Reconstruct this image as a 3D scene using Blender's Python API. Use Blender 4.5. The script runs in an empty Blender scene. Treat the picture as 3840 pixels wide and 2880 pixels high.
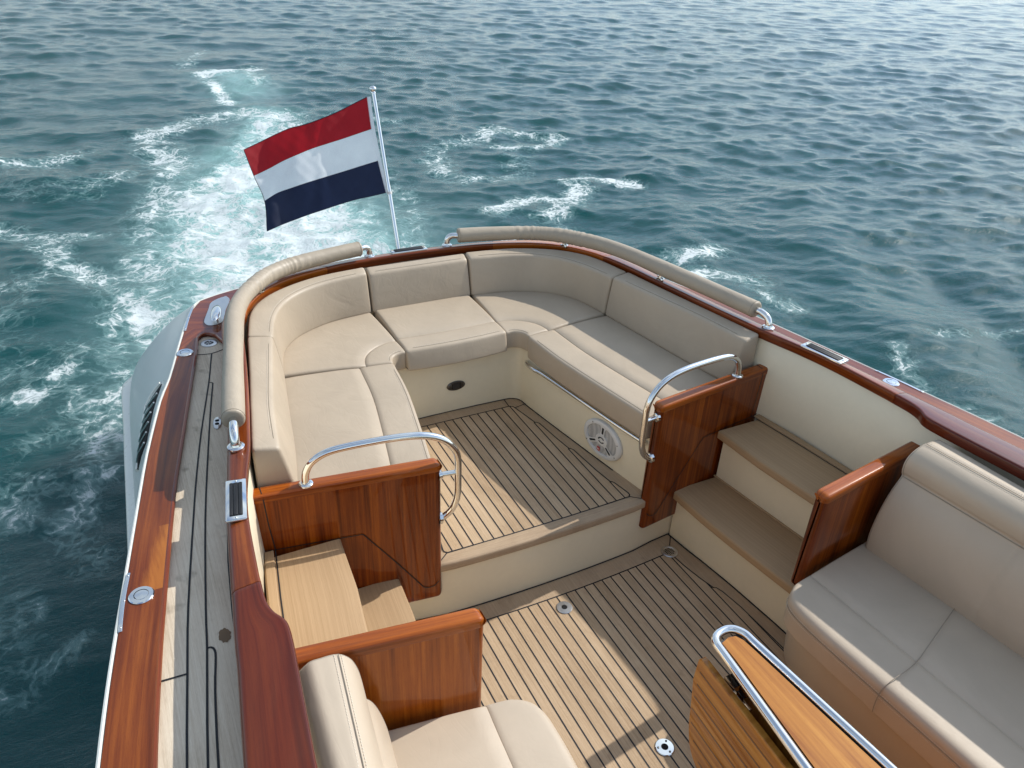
import bpy, bmesh, math, random
import numpy as np
from mathutils import Vector as V, Matrix
from mathutils.geometry import tessellate_polygon
random.seed(7); np.random.seed(7)
sc = bpy.context.scene
COL = sc.collection
PI = math.pi
SEA = -0.15

# ------------------------------------------------------------------ materials
def newmat(name):
    m = bpy.data.materials.new(name); m.use_nodes = True
    nt = m.node_tree; nt.nodes.clear()
    o = nt.nodes.new('ShaderNodeOutputMaterial'); p = nt.nodes.new('ShaderNodeBsdfPrincipled')
    nt.links.new(p.outputs[0], o.inputs[0])
    return m, nt, p
def N(nt, t, **kw):
    n = nt.nodes.new(t)
    for k, v in kw.items():
        if k in n.inputs: n.inputs[k].default_value = v
        else: setattr(n, k, v)
    return n
def L(nt, a, b): nt.links.new(a, b)
def mapped(nt, src, scale, loc=(0, 0, 0)):
    tc = N(nt, 'ShaderNodeTexCoord'); mp = N(nt, 'ShaderNodeMapping'); mp.inputs['Scale'].default_value = scale; mp.inputs['Location'].default_value = loc
    L(nt, tc.outputs[src], mp.inputs[0]); return mp.outputs[0]
def noise(nt, vec, scale=1, detail=4, rough=.5, dist=0):
    n = N(nt, 'ShaderNodeTexNoise'); n.inputs['Scale'].default_value = scale; n.inputs['Detail'].default_value = detail
    n.inputs['Roughness'].default_value = rough; n.inputs['Distortion'].default_value = dist
    L(nt, vec, n.inputs['Vector']); return n.outputs['Fac']
def ramp(nt, fac, stops):
    r = N(nt, 'ShaderNodeValToRGB'); e = r.color_ramp.elements
    while len(e) < len(stops): e.new(.5)
    for el, (p, c) in zip(e, stops): el.position = p; el.color = (*c, 1) if len(c) == 3 else c
    L(nt, fac, r.inputs[0]); return r.outputs[0]
def mix(nt, fac, a, b, mode='MIX'):
    m = N(nt, 'ShaderNodeMix', data_type='RGBA', blend_type=mode)
    for s, v in ((0, fac), (6, a), (7, b)):
        if hasattr(v, 'is_linked') or hasattr(v, 'links'): L(nt, v, m.inputs[s])
        else: m.inputs[s].default_value = v if s == 0 else ((*v, 1) if len(v) == 3 else v)
    return m.outputs[2]
def mth(nt, op, a, b=0.0, c=0.0, clamp=False):
    m = N(nt, 'ShaderNodeMath', operation=op, use_clamp=clamp)
    for i, v in enumerate((a, b, c)):
        if isinstance(v, (int, float)): m.inputs[i].default_value = v
        else: L(nt, v, m.inputs[i])
    return m.outputs[0]
def bump(nt, p, h, strength=.2, dist=.01, prev=None):
    b = N(nt, 'ShaderNodeBump'); b.inputs['Strength'].default_value = strength; b.inputs['Distance'].default_value = dist
    L(nt, h, b.inputs['Height'])
    if prev is not None: L(nt, prev, b.inputs['Normal'])
    if p is not None: L(nt, b.outputs[0], p.inputs['Normal'])
    return b.outputs[0]

def wood(name, dark, mid, light, gloss=True, fscale=60, bands=9, rough=.42, coat=1.0):
    m, nt, p = newmat(name)
    g = noise(nt, mapped(nt, 'UV', (1.6, fscale, 1)), 1, 7, .62, .4)
    r = noise(nt, mapped(nt, 'UV', (.7, bands, 1)), 1, 3, .5, .6)
    fleck = noise(nt, mapped(nt, 'UV', (28, 420, 1)), 1, 2, .5)
    big = noise(nt, mapped(nt, 'Object', (2.1, 1.3, 2.1)), 1, 4, .55, .5)
    f = mth(nt, 'ADD', mth(nt, 'MULTIPLY', g, .5), mth(nt, 'MULTIPLY', r, .5))
    f = mth(nt, 'ADD', f, mth(nt, 'MULTIPLY', mth(nt, 'SUBTRACT', big, .5), .18))
    c = ramp(nt, f, [(.36, dark), (.5, mid), (.66, light)])
    c = mix(nt, mth(nt, 'MULTIPLY', mth(nt, 'GREATER_THAN', fleck, .6), .2), c, dark)
    L(nt, c, p.inputs['Base Color'])
    p.inputs['Roughness'].default_value = rough; p.inputs['Specular IOR Level'].default_value = .08 if gloss else .3
    if gloss:
        p.inputs['Coat Weight'].default_value = coat; p.inputs['Coat Roughness'].default_value = .035; p.inputs['Coat IOR'].default_value = 1.38
        orange = noise(nt, mapped(nt, 'Object', (1, 1, 1)), 42, 2, .5)
        bump(nt, p, mth(nt, 'ADD', g, mth(nt, 'MULTIPLY', orange, .8)), .05, .002)
    else: bump(nt, p, mth(nt, 'ADD', g, fleck), .25, .0015)
    return m

M_MAH = wood('varnished_mahogany', (.075, .011, .002), (.185, .036, .005), (.33, .084, .011))
M_ORANGE = wood('varnished_mahogany_orange', (.15, .028, .003), (.32, .076, .007), (.48, .135, .014), bands=14)
M_CHERRY = wood('varnished_mahogany_red', (.065, .009, .003), (.118, .018, .005), (.17, .032, .007), bands=5)
M_PANEL = wood('varnished_panel', (.075, .011, .0015), (.19, .037, .0035), (.34, .084, .007), bands=30, fscale=75)
M_TABLE = wood('varnished_teak_table', (.27, .085, .012), (.42, .165, .026), (.54, .245, .045), fscale=34, bands=24, rough=.45)
M_STEP = wood('bare_teak_step', (.345, .225, .12), (.395, .262, .145), (.45, .305, .175), gloss=False, fscale=260, bands=110, rough=.7)

def cover_mat():
    m = wood('varnished_covering_board', (.075, .012, .0025), (.165, .034, .0045), (.28, .073, .009)); nt = m.node_tree; p = [n for n in nt.nodes if n.type == 'BSDF_PRINCIPLED'][0]
    src = p.inputs['Base Color'].links[0].from_socket
    sx = N(nt, 'ShaderNodeSeparateXYZ'); tc = N(nt, 'ShaderNodeTexCoord'); L(nt, tc.outputs['Object'], sx.inputs[0])
    nz_ = noise(nt, mapped(nt, 'Object', (55, 7, 1)), 1, 4, .6)
    # varnish worn to amber wood: a flame shaped patch aft of the filler cap and a streak along the inner edge
    yy = mth(nt, 'SUBTRACT', sx.outputs[1], .70); xx = mth(nt, 'ADD', sx.outputs[0], 1.585)
    inner = mth(nt, 'MULTIPLY', mth(nt, 'ADD', xx, .03), 3.2)
    a = mth(nt, 'SUBTRACT', mth(nt, 'ADD', mth(nt, 'ADD', .075, inner), mth(nt, 'MULTIPLY', mth(nt, 'SUBTRACT', nz_, .5), .22)), yy)
    a = ramp(nt, mth(nt, 'MULTIPLY', a, 8), [(0, (0, 0, 0)), (1, (1, 1, 1))])
    b_ = mth(nt, 'GREATER_THAN', yy, -.004); c_ = mth(nt, 'LESS_THAN', yy, .3); d_ = mth(nt, 'LESS_THAN', sx.outputs[0], 0)
    msk = mth(nt, 'MULTIPLY', mth(nt, 'MULTIPLY', a, b_), mth(nt, 'MULTIPLY', c_, d_))
    amber = mix(nt, nz_, (.30, .085, .010), (.58, .21, .03))
    L(nt, mix(nt, mth(nt, 'MULTIPLY', msk, .7), src, amber), p.inputs['Base Color']); return m
def teak(name, cols, plank=None, stain=(.2, .12, .06), stain_amt=.3, contrast=1.0):
    m, nt, p = newmat(name)
    g = noise(nt, mapped(nt, 'UV', (3, 170, 1)), 1, 6, .6, .3)
    fine = noise(nt, mapped(nt, 'UV', (45, 800, 1)), 1, 2, .6)
    st = noise(nt, mapped(nt, 'Object', (3.2, 2.2, 1)), 1, 6, .6, .8)
    spots = noise(nt, mapped(nt, 'Object', (13, 9, 1), (3, 7, 0)), 1, 3, .5, .2)
    f = mth(nt, 'ADD', mth(nt, 'MULTIPLY', g, .6), mth(nt, 'MULTIPLY', fine, .4))
    f = mth(nt, 'ADD', f, mth(nt, 'MULTIPLY', mth(nt, 'SUBTRACT', st, .5), .5))
    if plank:
        sx = N(nt, 'ShaderNodeSeparateXYZ'); tc = N(nt, 'ShaderNodeTexCoord'); L(nt, tc.outputs['UV'], sx.inputs[0])
        pid = mth(nt, 'FLOOR', mth(nt, 'DIVIDE', sx.outputs[1], plank))
        wn = N(nt, 'ShaderNodeTexWhiteNoise', noise_dimensions='1D'); L(nt, pid, wn.inputs['W'])
        f = mth(nt, 'ADD', f, mth(nt, 'MULTIPLY', mth(nt, 'SUBTRACT', wn.outputs[0], .5), .15 * contrast))
    c = ramp(nt, f, [(.28, cols[0]), (.5, cols[1]), (.72, cols[2])])
    s = mth(nt, 'MULTIPLY', mth(nt, 'SMOOTHSTEP', .66, .78, spots) if False else ramp(nt, spots, [(.64, (0, 0, 0)), (.74, (1, 1, 1))]), stain_amt)
    c = mix(nt, s, c, stain)
    L(nt, c, p.inputs['Base Color']); p.inputs['Roughness'].default_value = .72
    p.inputs['Specular IOR Level'].default_value = .35
    bump(nt, p, mth(nt, 'ADD', g, fine), .35, .0012)
    return m
M_COVER = cover_mat()
M_FLOOR = teak('teak_planks', ((.31, .205, .115), (.44, .31, .19), (.54, .40, .26)), plank=.05)
M_BORDER = teak('teak_margin', ((.29, .20, .125), (.39, .28, .18), (.47, .35, .23)))
M_GREY = teak('weathered_teak', ((.44, .35, .245), (.63, .53, .40), (.76, .67, .53)), stain=(.16, .115, .07), stain_amt=.5)

def plain(name, col, rough=.5, metal=0, coat=0, coatr=.05, bumpv=None, var=0, spec=.5):
    m, nt, p = newmat(name)
    p.inputs['Base Color'].default_value = (*col, 1); p.inputs['Roughness'].default_value = rough; p.inputs['Metallic'].default_value = metal
    p.inputs['Coat Weight'].default_value = coat; p.inputs['Coat Roughness'].default_value = coatr; p.inputs['Specular IOR Level'].default_value = spec
    if var:
        n = noise(nt, mapped(nt, 'Object', (1, 1, 1)), 3.5, 5, .6, .5)
        n2 = noise(nt, mapped(nt, 'Object', (1, 1, 1), (9, 4, 2)), 40, 3, .6)
        f = mth(nt, 'ADD', mth(nt, 'MULTIPLY', n, .7), mth(nt, 'MULTIPLY', n2, .3))
        c = ramp(nt, f, [(.3, tuple(x * (1 - var) for x in col)), (.7, tuple(min(1, x * (1 + var * .6)) for x in col))])
        L(nt, c, p.inputs['Base Color'])
        L(nt, mth(nt, 'ADD', mth(nt, 'MULTIPLY', n2, .2), rough - .1), p.inputs['Roughness'])
    if bumpv:
        n = noise(nt, mapped(nt, 'Object', (1, 1, 1)), bumpv[0], 3, .5); bump(nt, p, n, bumpv[1], .002)
    return m
M_CREAM = plain('cream_gelcoat', (.78, .69, .51), .36, 0, .25, .12, (14, .05), .055)
M_HULL = plain('grey_hull_paint', (.64, .67, .63), .38, 0, .25, .08, None, .05)
M_STRAKE = plain('white_rubbing_strake', (.70, .70, .63), .3, 0, .4, .1, None, .06)
M_CAULK = plain('black_caulking', (.006, .006, .008), .65)
M_BLACK = plain('black_rubber', (.008, .008, .009), .55)
M_DARK = plain('dark_void', (.004, .004, .004), .9)
M_STEEL = plain('polished_stainless', (.80, .80, .79), .09, 1, 0, .05, (30, .015), .05)
M_SATIN = plain('satin_stainless', (.62, .62, .62), .32, 1, 0, .05, (60, .03), .1)
M_BRONZE = plain('dark_bronze', (.13, .12, .11), .35, .9, 0, .05, (120, .2), .2)
M_WHITEP = plain('white_plastic', (.68, .67, .64), .4, 0, 0, .05, None, .05)
M_RED = plain('red_badge', (.5, .02, .015), .4)
M_BTRIM = plain('silver_rub_rail', (.55, .56, .55), .3, .9, 0, .05, None, .15)

def vinyl(name, col, seamdark=.85, wr=.17):
    m, nt, p = newmat(name)
    n = noise(nt, mapped(nt, 'Object', (1, 1, 1)), 2.4, 5, .6, .7)
    c = ramp(nt, n, [(.3, tuple(x * .90 for x in col)), (.7, tuple(min(1, x * 1.05) for x in col))])
    L(nt, c, p.inputs['Base Color'])
    rr = noise(nt, mapped(nt, 'Object', (1, 1, 1), (5, 5, 5)), 9, 3, .5)
    L(nt, mth(nt, 'ADD', mth(nt, 'MULTIPLY', rr, .16), .40), p.inputs['Roughness'])
    p.inputs['Specular IOR Level'].default_value = .4
    pores = N(nt, 'ShaderNodeTexVoronoi'); pores.inputs['Scale'].default_value = 620
    L(nt, mapped(nt, 'Object', (1, 1, 1)), pores.inputs['Vector'])
    w1 = noise(nt, mapped(nt, 'Object', (1, 1, 1)), 5.5, 3, .5, 1.2)
    w2 = noise(nt, mapped(nt, 'Object', (9, 3.5, 6)), 1.2, 3, .55, 1.0)
    crease = mth(nt, 'ABSOLUTE', mth(nt, 'SUBTRACT', w2, .5))
    h = mth(nt, 'ADD', mth(nt, 'MULTIPLY', w1, 1.0), mth(nt, 'MULTIPLY', mth(nt, 'MINIMUM', crease, .05), 1.2))
    b1 = bump(nt, None, h, wr, .02)
    bump(nt, p, pores.outputs['Distance'], .08, .0006, b1)
    return m
M_VINYL = vinyl('beige_vinyl', (.44, .358, .265))
M_LEATHER = vinyl('cream_leather', (.50, .41, .31), wr=.08)
M_PAD = vinyl('beige_rail_cover', (.395, .33, .25), wr=.3)
M_PIPE = plain('seam_thread_dark', (.30, .25, .19), .7)
M_STITCH = plain('stitch_thread_light', (.66, .60, .50), .6)

def cloth(name, col):
    m, nt, p = newmat(name)
    o = [n for n in nt.nodes if n.type == 'OUTPUT_MATERIAL'][0]
    n = noise(nt, mapped(nt, 'Object', (1, 1, 1)), 260, 2, .6); big = noise(nt, mapped(nt, 'Object', (1, 1, 1)), 6, 4, .6)
    f = mth(nt, 'ADD', mth(nt, 'MULTIPLY', n, .4), mth(nt, 'MULTIPLY', big, .6))
    c = ramp(nt, f, [(.3, tuple(x * .86 for x in col)), (.7, tuple(min(1, x * 1.08 + .003) for x in col))])
    L(nt, c, p.inputs['Base Color']); p.inputs['Roughness'].default_value = .7; p.inputs['Sheen Weight'].default_value = .15
    tr = N(nt, 'ShaderNodeBsdfTranslucent'); L(nt, c, tr.inputs[0]); ms = N(nt, 'ShaderNodeMixShader'); ms.inputs[0].default_value = .5
    L(nt, p.outputs[0], ms.inputs[1]); L(nt, tr.outputs[0], ms.inputs[2]); L(nt, ms.outputs[0], o.inputs[0])
    bump(nt, p, big, .3, .01)
    return m
M_FRED = cloth('red_cloth', (.42, .007, .015)); M_FWHITE = cloth('white_cloth', (.90, .91, .96)); M_FBLUE = cloth('navy_cloth', (.013, .021, .058))

# ------------------------------------------------------------------ mesh builder
class MB:
    def __init__(s): s.v = []; s.f = []; s.uv = []; s.mi = []
    def grid(s, rings, closed_ring=True, mat=0, uvs=None, swap=False):
        b = len(s.v); n = len(rings[0])
        for r in rings: s.v += [tuple(p) for p in r]
        us = [0.0]
        cs = [sum((V(p) for p in r), V((0, 0, 0))) / n for r in rings]
        for i in range(1, len(rings)): us.append(us[-1] + (cs[i] - cs[i - 1]).length)
        k0 = len(rings) // 2; vs = [0.0]
        for j in range(1, n + 1): vs.append(vs[-1] + (V(rings[k0][j % n]) - V(rings[k0][j - 1])).length)
        m = n if closed_ring else n - 1
        for i in range(len(rings) - 1):
            for j in range(m):
                j2 = (j + 1) % n
                s.f.append((b + i * n + j, b + i * n + j2, b + (i + 1) * n + j2, b + (i + 1) * n + j))
                q = [(us[i], vs[j]), (us[i], vs[j + 1]), (us[i + 1], vs[j + 1]), (us[i + 1], vs[j])]
                if swap: q = [(y, x) for x, y in q]
                s.uv.append(q); s.mi.append(mat)
        return b
    def face(s, pts, mat=0, uv=None):
        b = len(s.v); s.v += [tuple(p) for p in pts]; s.f.append(tuple(range(b, b + len(pts)))); s.mi.append(mat)
        s.uv.append(uv or [(p[1], p[0]) for p in pts])
    def cap(s, idx, mat=0):
        s.f.append(tuple(idx)); s.mi.append(mat); s.uv.append([(s.v[i][2], s.v[i][0]) for i in idx])
    def box(s, c, sz, mat=0, M=None):
        c = V(c); pts = []
        for dz in (-1, 1):
            for dx, dy in ((-1, -1), (1, -1), (1, 1), (-1, 1)):
                q = V((dx * sz[0] / 2, dy * sz[1] / 2, dz * sz[2] / 2))
                if M is not None: q = M @ q
                pts.append(c + q)
        b = len(s.v); s.v += [tuple(p) for p in pts]
        for f in ((0, 3, 2, 1), (4, 5, 6, 7), (0, 1, 5, 4), (1, 2, 6, 5), (2, 3, 7, 6), (3, 0, 4, 7)):
            s.f.append(tuple(b + i for i in f)); s.mi.append(mat); s.uv.append([(s.v[b + i][1], s.v[b + i][0]) for i in f])
    def build(s, name, mats, parent=None, smooth=40, recalc=True, **props):
        me = bpy.data.meshes.new(name); me.from_pydata(s.v, [], s.f)
        ul = me.uv_layers.new(name='UVMap')
        flat = [c for f in s.uv for p in f for c in p]
        ul.data.foreach_set('uv', flat)
        for m in (mats if isinstance(mats, (list, tuple)) else [mats]): me.materials.append(m)
        me.polygons.foreach_set('material_index', s.mi)
        if recalc:
            bm = bmesh.new(); bm.from_mesh(me); bmesh.ops.recalc_face_normals(bm, faces=bm.faces); bm.to_mesh(me); bm.free()
        if smooth:
            me.polygons.foreach_set('use_smooth', [True] * len(me.polygons)); me.set_sharp_from_angle(angle=math.radians(smooth))
        me.update()
        o = bpy.data.objects.new(name, me); COL.objects.link(o)
        if parent: o.parent = parent; o.matrix_parent_inverse = Matrix.Identity(4) if parent.type == 'EMPTY' and parent.location.length == 0 else parent.matrix_basis.inverted()
        for k, v in props.items(): o[k] = v
        return o
def empty(name, loc=(0, 0, 0), **props):
    o = bpy.data.objects.new(name, None); o.location = loc; o.empty_display_size = .1; COL.objects.link(o)
    for k, v in props.items(): o[k] = v
    return o
def tag(o, label=None, category=None, group=None, kind=None):
    for k, v in (('label', label), ('category', category), ('group', group), ('kind', kind)):
        if v: o[k] = v
    return o

def crm(pts, m):
    """Catmull-Rom resample of a list of tuples/vectors, m pieces per segment"""
    P = [np.array(p, float) for p in pts]; P = [2 * P[0] - P[1]] + P + [2 * P[-1] - P[-2]]; out = []
    for i in range(1, len(P) - 2):
        for k in range(m):
            t = k / m
            out.append(.5 * ((2 * P[i]) + (-P[i - 1] + P[i + 1]) * t + (2 * P[i - 1] - 5 * P[i] + 4 * P[i + 1] - P[i + 2]) * t * t + (-P[i - 1] + 3 * P[i] - 3 * P[i + 1] + P[i + 2]) * t ** 3))
    out.append(P[-2]); return [V(p.tolist()) for p in out]
def crst(st, m):
    n = len(st[0]); cols = [crm([s[i] for s in st], m) for i in range(n)]
    return [[cols[i][k] for i in range(n)] for k in range(len(cols[0]))]

def ring(c, r, arcs, edges):
    n = len(c); c = [V(p) for p in c]
    cen = sum(c, V((0, 0, 0))) / n
    Nn = V((0, 0, 0))
    for i in range(n): Nn += (c[i] - cen).cross(c[(i + 1) % n] - cen)
    Nn.normalize()
    rr = r if isinstance(r, (list, tuple)) else [r] * n
    out = []
    for i in range(n):
        a = c[i - 1] - c[i]; b = c[(i + 1) % n] - c[i]
        q = min(rr[i], .45 * a.length, .45 * b.length); a.normalize(); bl = b.length; b.normalize()
        for k in range(arcs + 1):
            t = k / arcs; out.append((1 - t) ** 2 * (c[i] + a * q) + 2 * t * (1 - t) * c[i] + t * t * (c[i] + b * q))
        if i in edges:
            e = edges[i]; q2 = min(rr[(i + 1) % n], .45 * bl); nrm = b.cross(Nn)
            if nrm.dot((c[i] + b * bl / 2) - cen) < 0: nrm = -nrm
            gs = [g if g > 0 else bl + g for g in e.get('grooves', [])]; w = e.get('w', .006); d = e.get('d', .005); K = e.get('n', 5)
            marks = [q] + [x for g in sorted(gs) for x in (g - w, g + w)] + [bl - q2]
            for s in range(0, len(marks), 2):
                s0, s1 = marks[s], marks[s + 1]
                for k in range(0 if s > 0 else 1, K + (1 if s + 2 < len(marks) else 0)):
                    u = k / K; cr = e.get('crown', 0) * min(1, (s1 - s0) / .3) * (1 - abs(2 * u - 1) ** 3)
                    out.append(c[i] + b * (s0 + (s1 - s0) * u) + nrm * cr)
                if s + 2 < len(marks): out.append(c[i] + b * (s1 + w) - nrm * d)
    return out, Nn
def loft(mb, st, r=.01, er=(.01, .01), arcs=3, edges={}, mat=0, swap=False, caps=(True, True), ek=3):
    st = [[V(p) for p in s] for s in st]; n = len(st[0])
    def cen(s): return sum(s, V((0, 0, 0))) / n
    rings = []
    def endrings(a, b, e):
        d = (cen(a) - cen(b)); ln = d.length; d.normalize()
        t = min(.9, e / ln); pa = [p + (q - p) * t for p, q in zip(a, b)]
        R, Nn = ring(pa, r, arcs, edges); m = len(R); o = []
        for j in range(ek + 1):
            th = j / ek * PI / 2; row = []
            for i in range(m):
                tg = (R[(i + 1) % m] - R[i - 1]); tg.normalize(); inw = Nn.cross(tg)
                row.append(R[i] + d * e * math.sin(th) + inw * e * (1 - math.cos(th)))
            o.append(row)
        return o
    s0, s1 = 0, len(st)
    pre = post = []
    if er[0] > 0: pre = endrings(st[0], st[1], er[0])[::-1]; s0 = 1
    if er[1] > 0: post = endrings(st[-1], st[-2], er[1]); s1 -= 1
    mid = [ring(s, r, arcs, edges)[0] for s in st[s0:s1]]
    # drop mid stations that fall inside the rounded ends
    if er[0] > 0:
        c0 = cen(st[0]); mid = [m_ for m_, s in zip(mid, st[s0:s1]) if (cen(s) - c0).length > er[0] * 1.15 and (er[1] <= 0 or (cen(s) - cen(st[-1])).length > er[1] * 1.15)]
    elif er[1] > 0:
        mid = [m_ for m_, s in zip(mid, st[s0:s1]) if (cen(s) - cen(st[-1])).length > er[1] * 1.15]
    rings = pre + mid + post
    b = mb.grid(rings, True, mat, swap=swap); m = len(rings[0])
    if caps[0]: mb.cap(list(range(b, b + m))[::-1], mat)
    if caps[1]: e = b + (len(rings) - 1) * m; mb.cap(list(range(e, e + m)), mat)
def tube(mb, path, r, seg=12, mat=0, caps=True):
    P = [V(p) for p in path]; rs = r if isinstance(r, (list, tuple)) else [r] * len(P)
    t0 = (P[1] - P[0]).normalized(); up = V((0, 0, 1)) if abs(t0.z) < .9 else V((1, 0, 0)); nrm = (up - t0 * up.dot(t0)).normalized(); rings = []
    for i, p in enumerate(P):
        t = (P[min(i + 1, len(P) - 1)] - P[max(i - 1, 0)]).normalized()
        nrm = (nrm - t * nrm.dot(t)).normalized(); bi = t.cross(nrm)
        rings.append([p + (nrm * math.cos(a) + bi * math.sin(a)) * rs[i] for a in [2 * PI * k / seg for k in range(seg)]])
    b = mb.grid(rings, True, mat)
    if caps: mb.cap(list(range(b, b + seg))[::-1], mat); e = b + (len(P) - 1) * seg; mb.cap(list(range(e, e + seg)), mat)
def frame(nz, xd=None):
    nz = V(nz).normalized(); x = V(xd) if xd is not None else (V((1, 0, 0)) if abs(nz.x) < .9 else V((0, 1, 0)))
    x = (x - nz * x.dot(nz)).normalized(); y = nz.cross(x); return Matrix((x, y, nz)).transposed()
def lathe(mb, prof, c, nz=(0, 0, 1), seg=28, mat=0, sx=1, sy=1, xd=None):
    M = frame(nz, xd); c = V(c); rings = []
    for rr, h in prof: rings.append([c + M @ V((max(rr, 1e-5) * math.cos(2 * PI * k / seg) * sx, max(rr, 1e-5) * math.sin(2 * PI * k / seg) * sy, h)) for k in range(seg)])
    mb.grid(rings, True, mat)
def plate(mb, outline, zt, th, mat=0, uvf=lambda x, y: (y, x)):
    P = [V((x, y, zt(x, y) if callable(zt) else zt)) for x, y in outline]; n = len(P)
    tri = tessellate_polygon([[V((p.x, p.y, 0)) for p in P]]); b = len(mb.v)
    mb.v += [tuple(p) for p in P] + [(p.x, p.y, p.z - th) for p in P]
    for t in tri:
        for off in ((0, 1) if th > 0 else (0,)):
            f = [b + i + off * n for i in t]; f = f[::-1] if off else f
            mb.f.append(tuple(f)); mb.mi.append(mat); mb.uv.append([uvf(mb.v[i][0], mb.v[i][1]) for i in f])
    if th > 0:
        for i in range(n):
            j = (i + 1) % n; f = (b + i, b + j, b + n + j, b + n + i); mb.f.append(f); mb.mi.append(mat)
            mb.uv.append([(mb.v[k][1] + mb.v[k][0], mb.v[k][2]) for k in f])
def ribbon(mb, path, w, zt, mat=0, th=0):
    P = [V((p[0], p[1], 0)) for p in path]; L_, R_ = [], []
    for i, p in enumerate(P):
        t = (P[min(i + 1, len(P) - 1)] - P[max(i - 1, 0)]).normalized(); nn = V((-t.y, t.x, 0)) * w / 2
        for lst, q in ((L_, p + nn), (R_, p - nn)): q.z = zt(q.x, q.y) if callable(zt) else zt; lst.append(q)
    mb.grid([[a, b] for a, b in zip(L_, R_)], False, mat)
def lin(a, b, n): return [a + (b - a) * i / (n - 1) for i in range(n)]
def ip(x, xs, ys): return float(np.interp(x, xs, ys))
def mir(pts, s): return [(p[0] * s, *p[1:]) for p in pts]
def stitches(mb, path, off=(0, 0, 0), ln=.0052, gap=.0038, r=.0009, mat=0):
    P = [V(p) + V(off) for p in path]; acc = 0; d = [0]
    for i in range(1, len(P)): d.append(d[-1] + (P[i] - P[i - 1]).length)
    A = np.array([tuple(p) for p in P]); s = 0
    at = lambda q: V((np.interp(q, d, A[:, 0]), np.interp(q, d, A[:, 1]), np.interp(q, d, A[:, 2])))
    while s + ln < d[-1]:
        tube(mb, [at(s), at(s + ln)], r, 4, mat); s += ln + gap
def roundrect(w, h, r, n=5):
    o = []
    for cx, cy, a0 in ((w / 2 - r, h / 2 - r, 0), (-w / 2 + r, h / 2 - r, 90), (-w / 2 + r, -h / 2 + r, 180), (w / 2 - r, -h / 2 + r, 270)):
        for k in range(n + 1): a = math.radians(a0 + 90 * k / n); o.append((cx + r * math.cos(a), cy + r * math.sin(a)))
    return o
def slab(mb, outl2, c, M, th, mat=0, bev=.002):
    """extruded 2D outline in frame M at c, top rounded by bev"""
    rs = []
    n = len(outl2)
    for ins, h in ((0, 0), (0, th - bev), (bev * .3, th - bev * .3), (bev, th)):
        cx = sum(p[0] for p in outl2) / n; cy = sum(p[1] for p in outl2) / n
        row = []
        for x, y in outl2:
            d = math.hypot(x - cx, y - cy) or 1; k = (d - ins) / d
            row.append(V(c) + M @ V((cx + (x - cx) * k, cy + (y - cy) * k, h)))
        rs.append(row)
    b = mb.grid(rs, True, mat); e = b + 3 * n; mb.cap(list(range(e, e + n)), mat); mb.cap(list(range(b, b + n))[::-1], mat)

capz = lambda y: 1.052 - .0165 * y
railz = lambda y: .895 - .012 * y
tkz = lambda y: .875 - .012 * y

BOAT = empty('motor_boat'); tag(BOAT, 'varnished mahogany and teak motor boat seen from its helm, open cockpit and white hull', 'motor boat')

# ================================================================== hull and decks
topL = [(0, 3.02), (.3, 3.015), (.6, 2.995), (.80, 2.96), (.986, 2.922), (1.087, 2.884), (1.176, 2.838), (1.224, 2.744), (1.278, 2.562), (1.343, 2.302), (1.405, 2.043), (1.465, 1.841),
        (1.549, 1.456), (1.612, 1.1), (1.697, .608), (1.736, .368), (1.768, .137), (1.80, -.15), (1.84, -.6), (1.88, -1.4), (1.90, -2.6), (1.86, -4.4), (1.2, -6.6), (.02, -8.2)]
mid5 = [(0, 3.45), (.4, 3.44), (.9, 3.40), (1.15, 3.345), (1.36, 3.25), (1.42, 3.17), (1.48, 3.05), (1.53, 2.96), (1.56, 2.83), (1.59, 2.62), (1.61, 2.3), (1.625, 2.0),
        (1.65, 1.5), (1.68, 1.1), (1.715, .6), (1.74, .37), (1.77, .137), (1.795, -.15), (1.83, -.6), (1.86, -1.4), (1.86, -2.6), (1.75, -4.2), (1.05, -6.3), (.02, -7.9)]
low3 = [(0, 3.52), (.4, 3.51), (.9, 3.47), (1.16, 3.42), (1.38, 3.33), (1.46, 3.25), (1.54, 3.14), (1.585, 3.04), (1.605, 2.88), (1.62, 2.62), (1.635, 2.3), (1.645, 2.0),
        (1.67, 1.5), (1.69, 1.1), (1.72, .6), (1.74, .37), (1.765, .137), (1.785, -.15), (1.81, -.6), (1.83, -1.4), (1.80, -2.6), (1.65, -4.0), (.9, -6.0), (.02, -7.6)]
def lev(a, dx, dy): return [(max(0, x - dx) if x > .05 else x, y - dy * (1 if y > 2.6 else 0)) for x, y in a]
mb = MB()
for s in (1, -1):
    rows = []
    for i in range(len(topL)):
        t, m5, l3 = topL[i], mid5[i], low3[i]; lw = lev(low3, .05, .03)[i]; bt = lev(low3, .30, .12)[i]
        pts = [(t[0], t[1], railz(t[1]) - .004), (.55 * t[0] + .45 * m5[0] + .012, .55 * t[1] + .45 * m5[1], .72), (m5[0], m5[1], .5), (l3[0], l3[1], .3), (lw[0], lw[1], .05), (.5 * lw[0] + .5 * bt[0], lw[1], -.3), (bt[0], bt[1], -.55)]
        rows.append(crm(mir(pts, s), 4))
    rows = crst(rows, 3)
    mb.grid(rows, False)
mb.build('hull', M_HULL, BOAT, 60)
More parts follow.
